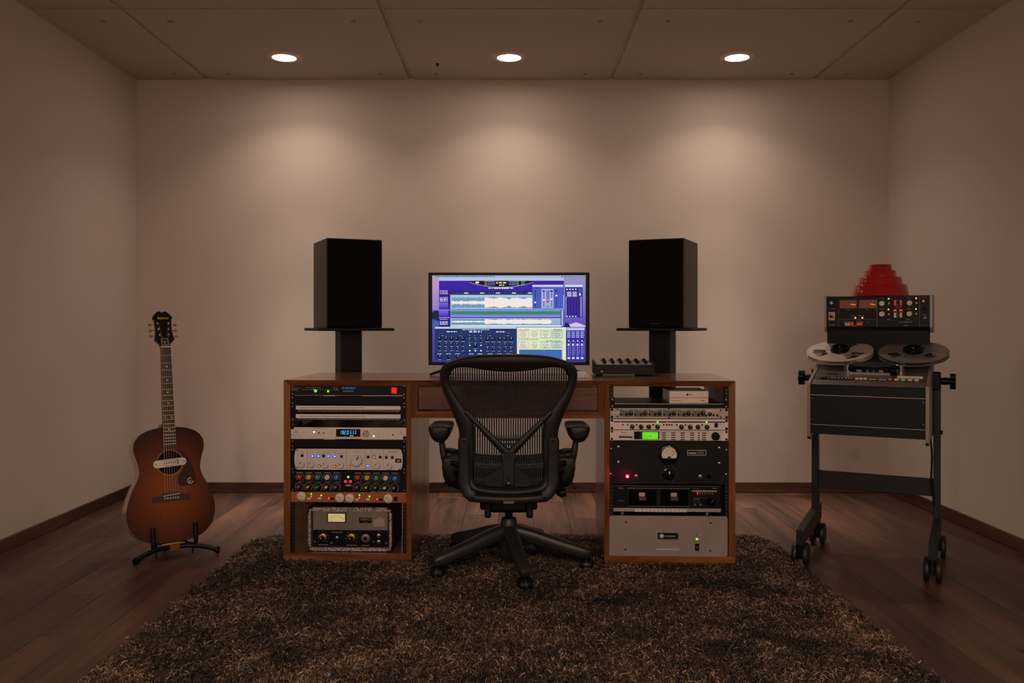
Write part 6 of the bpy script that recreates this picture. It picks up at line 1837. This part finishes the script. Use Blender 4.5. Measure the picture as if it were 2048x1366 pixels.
# --- reels
def reel(name, label, x_, m, windows, w0, w1, wide, spin, tape):
    M = Matrix.Translation(tm_loc) @ Matrix.Rotation(TYAW, 4, 'Z') @ Matrix.Translation((x_, 0.169, ztop(0.169) + 0.026)) @ Matrix.Rotation(TIL + R(1.5), 4, 'X')
    t = thing(name, label, 'tape reel', M.to_translation(), 0, 'tape reels'); t.rotation_euler = M.to_euler()
    radii = [0.020, 0.046, w0, (w0 + w1) / 2, w1, 0.128, 0.139, 0.1405]
    na = 90
    for zf_, nm in ((0.016, 'upper_flange'), (0.0, 'lower_flange')):
        vs = []; fs = []
        for top_ in (0, 1):
            for r_ in radii:
                for k in range(na):
                    a_ = 2 * math.pi * k / na
                    vs.append((r_ * math.cos(a_), r_ * math.sin(a_), zf_ + 0.0014 * top_))
        nr = len(radii); off = nr * na
        def solid(i, k):
            if i in (2, 3):
                a_ = (360 * (k + 0.5) / na - spin) % 120
                return not (abs(a_ - 60) < wide)
            return True
        for i in range(nr - 1):
            for k in range(na):
                k2 = (k + 1) % na
                if not solid(i, k):
                    continue
                fs.append((off + i * na + k, off + (i + 1) * na + k, off + (i + 1) * na + k2, off + i * na + k2))
                fs.append((i * na + k, i * na + k2, (i + 1) * na + k2, (i + 1) * na + k))
                for ka, kn in ((k, (k - 1) % na), (k2, (k + 1) % na)):
                    if not solid(i, kn):
                        fs.append((i * na + ka, (i + 1) * na + ka, off + (i + 1) * na + ka, off + i * na + ka))
                if i == 0 or not solid(i - 1, k):
                    fs.append((i * na + k, off + i * na + k, off + i * na + k2, i * na + k2))
                if i == nr - 2 or not solid(i + 1, k):
                    fs.append(((i + 1) * na + k, (i + 1) * na + k2, off + (i + 1) * na + k2, off + (i + 1) * na + k))
        MB().add(vs, fs).build(nm, m, t)
    MB().lathe([(0.056 if tape else 0.05, 0.0014), (0.056 if tape else 0.05, 0.016)], 48).build('hub', M_SATIN if tape else M_SILVER_D, t, smooth=40)
    MB().lathe([(0.038, 0.0174), (0.040, 0.021), (0.040, 0.026), (0.036, 0.029), (0.036, 0.036), (0.029, 0.040), (0.022, 0.036), (0.010, 0.036), (0.008, 0.040)], 30).build('hub_lock', M_GLOSSBLK, t, smooth=40)
    for k in range(3):
        a_ = R(120 * k + 30)
        MB().rbox(-0.005, 0.005, -0.004, 0.004, 0.0174, 0.030, 0.001, 1).build('locking_tab', M_SATIN, t, (0.041 * math.cos(a_), 0.041 * math.sin(a_), 0), (0, 0, a_))
    return t
reel('tape_reel', 'clear-edged silver tape reel on the left side of the tape deck', -0.146, mat('reel_silver', '#cabdb2', 0.35, 0.4), 3, 0.058, 0.112, 27, 20, False)
r2 = reel('tape_reel', 'dark grey metal tape reel on the right side of the tape deck', 0.154, mat('reel_grey', '#8d8680', 0.35, 0.5), 3, 0.062, 0.104, 20, 30, True)
P = Paint(0.0002); P.arc(0.088, -0.03, 0.012, 0.004, 0, 6.28, '#e6ddd4', 1, 18); P.words(0.104, 0.125, -0.034, 0.004, '#e6ddd4', 1)
P.build('reel_print', M_PRINT, r2, (0, 0, 0.0177), (R(-90), 0, 0))

# --- red stepped hat on the meter bridge
wp = Matrix.Translation(tm_loc) @ Matrix.Rotation(TYAW, 4, 'Z') @ Vector((0.004, yB + 0.095, 1.131))
hat = thing('stepped_hat', 'glossy red plastic hat of four stacked round tiers on the tape machine', 'hat', (wp.x, wp.y, 1.1305), 0)
tiers = [(0.124, 0.115, 0.0, 0.053), (0.0965, 0.092, 0.053, 0.087), (0.0715, 0.068, 0.087, 0.118), (0.0525, 0.049, 0.118, 0.145)]
M_HAT = mat('red_gloss_plastic', '#a8111c', 0.08, coat=0.8)
for i, (rb, rt, z0, z1) in enumerate(tiers):
    rn = tiers[i + 1][0] if i < 3 else 0.0
    prof = [(rb, z0), (rt + 0.001, z1 - 0.005), (rt - 0.0015, z1 - 0.0012), (rt - 0.005, z1)] + ([(rn - 0.002, z1)] if rn else [(0.002, z1 + 0.001)])
    MB().lathe(prof, 64, cap=False).build('tier', M_HAT, hat, smooth=35)
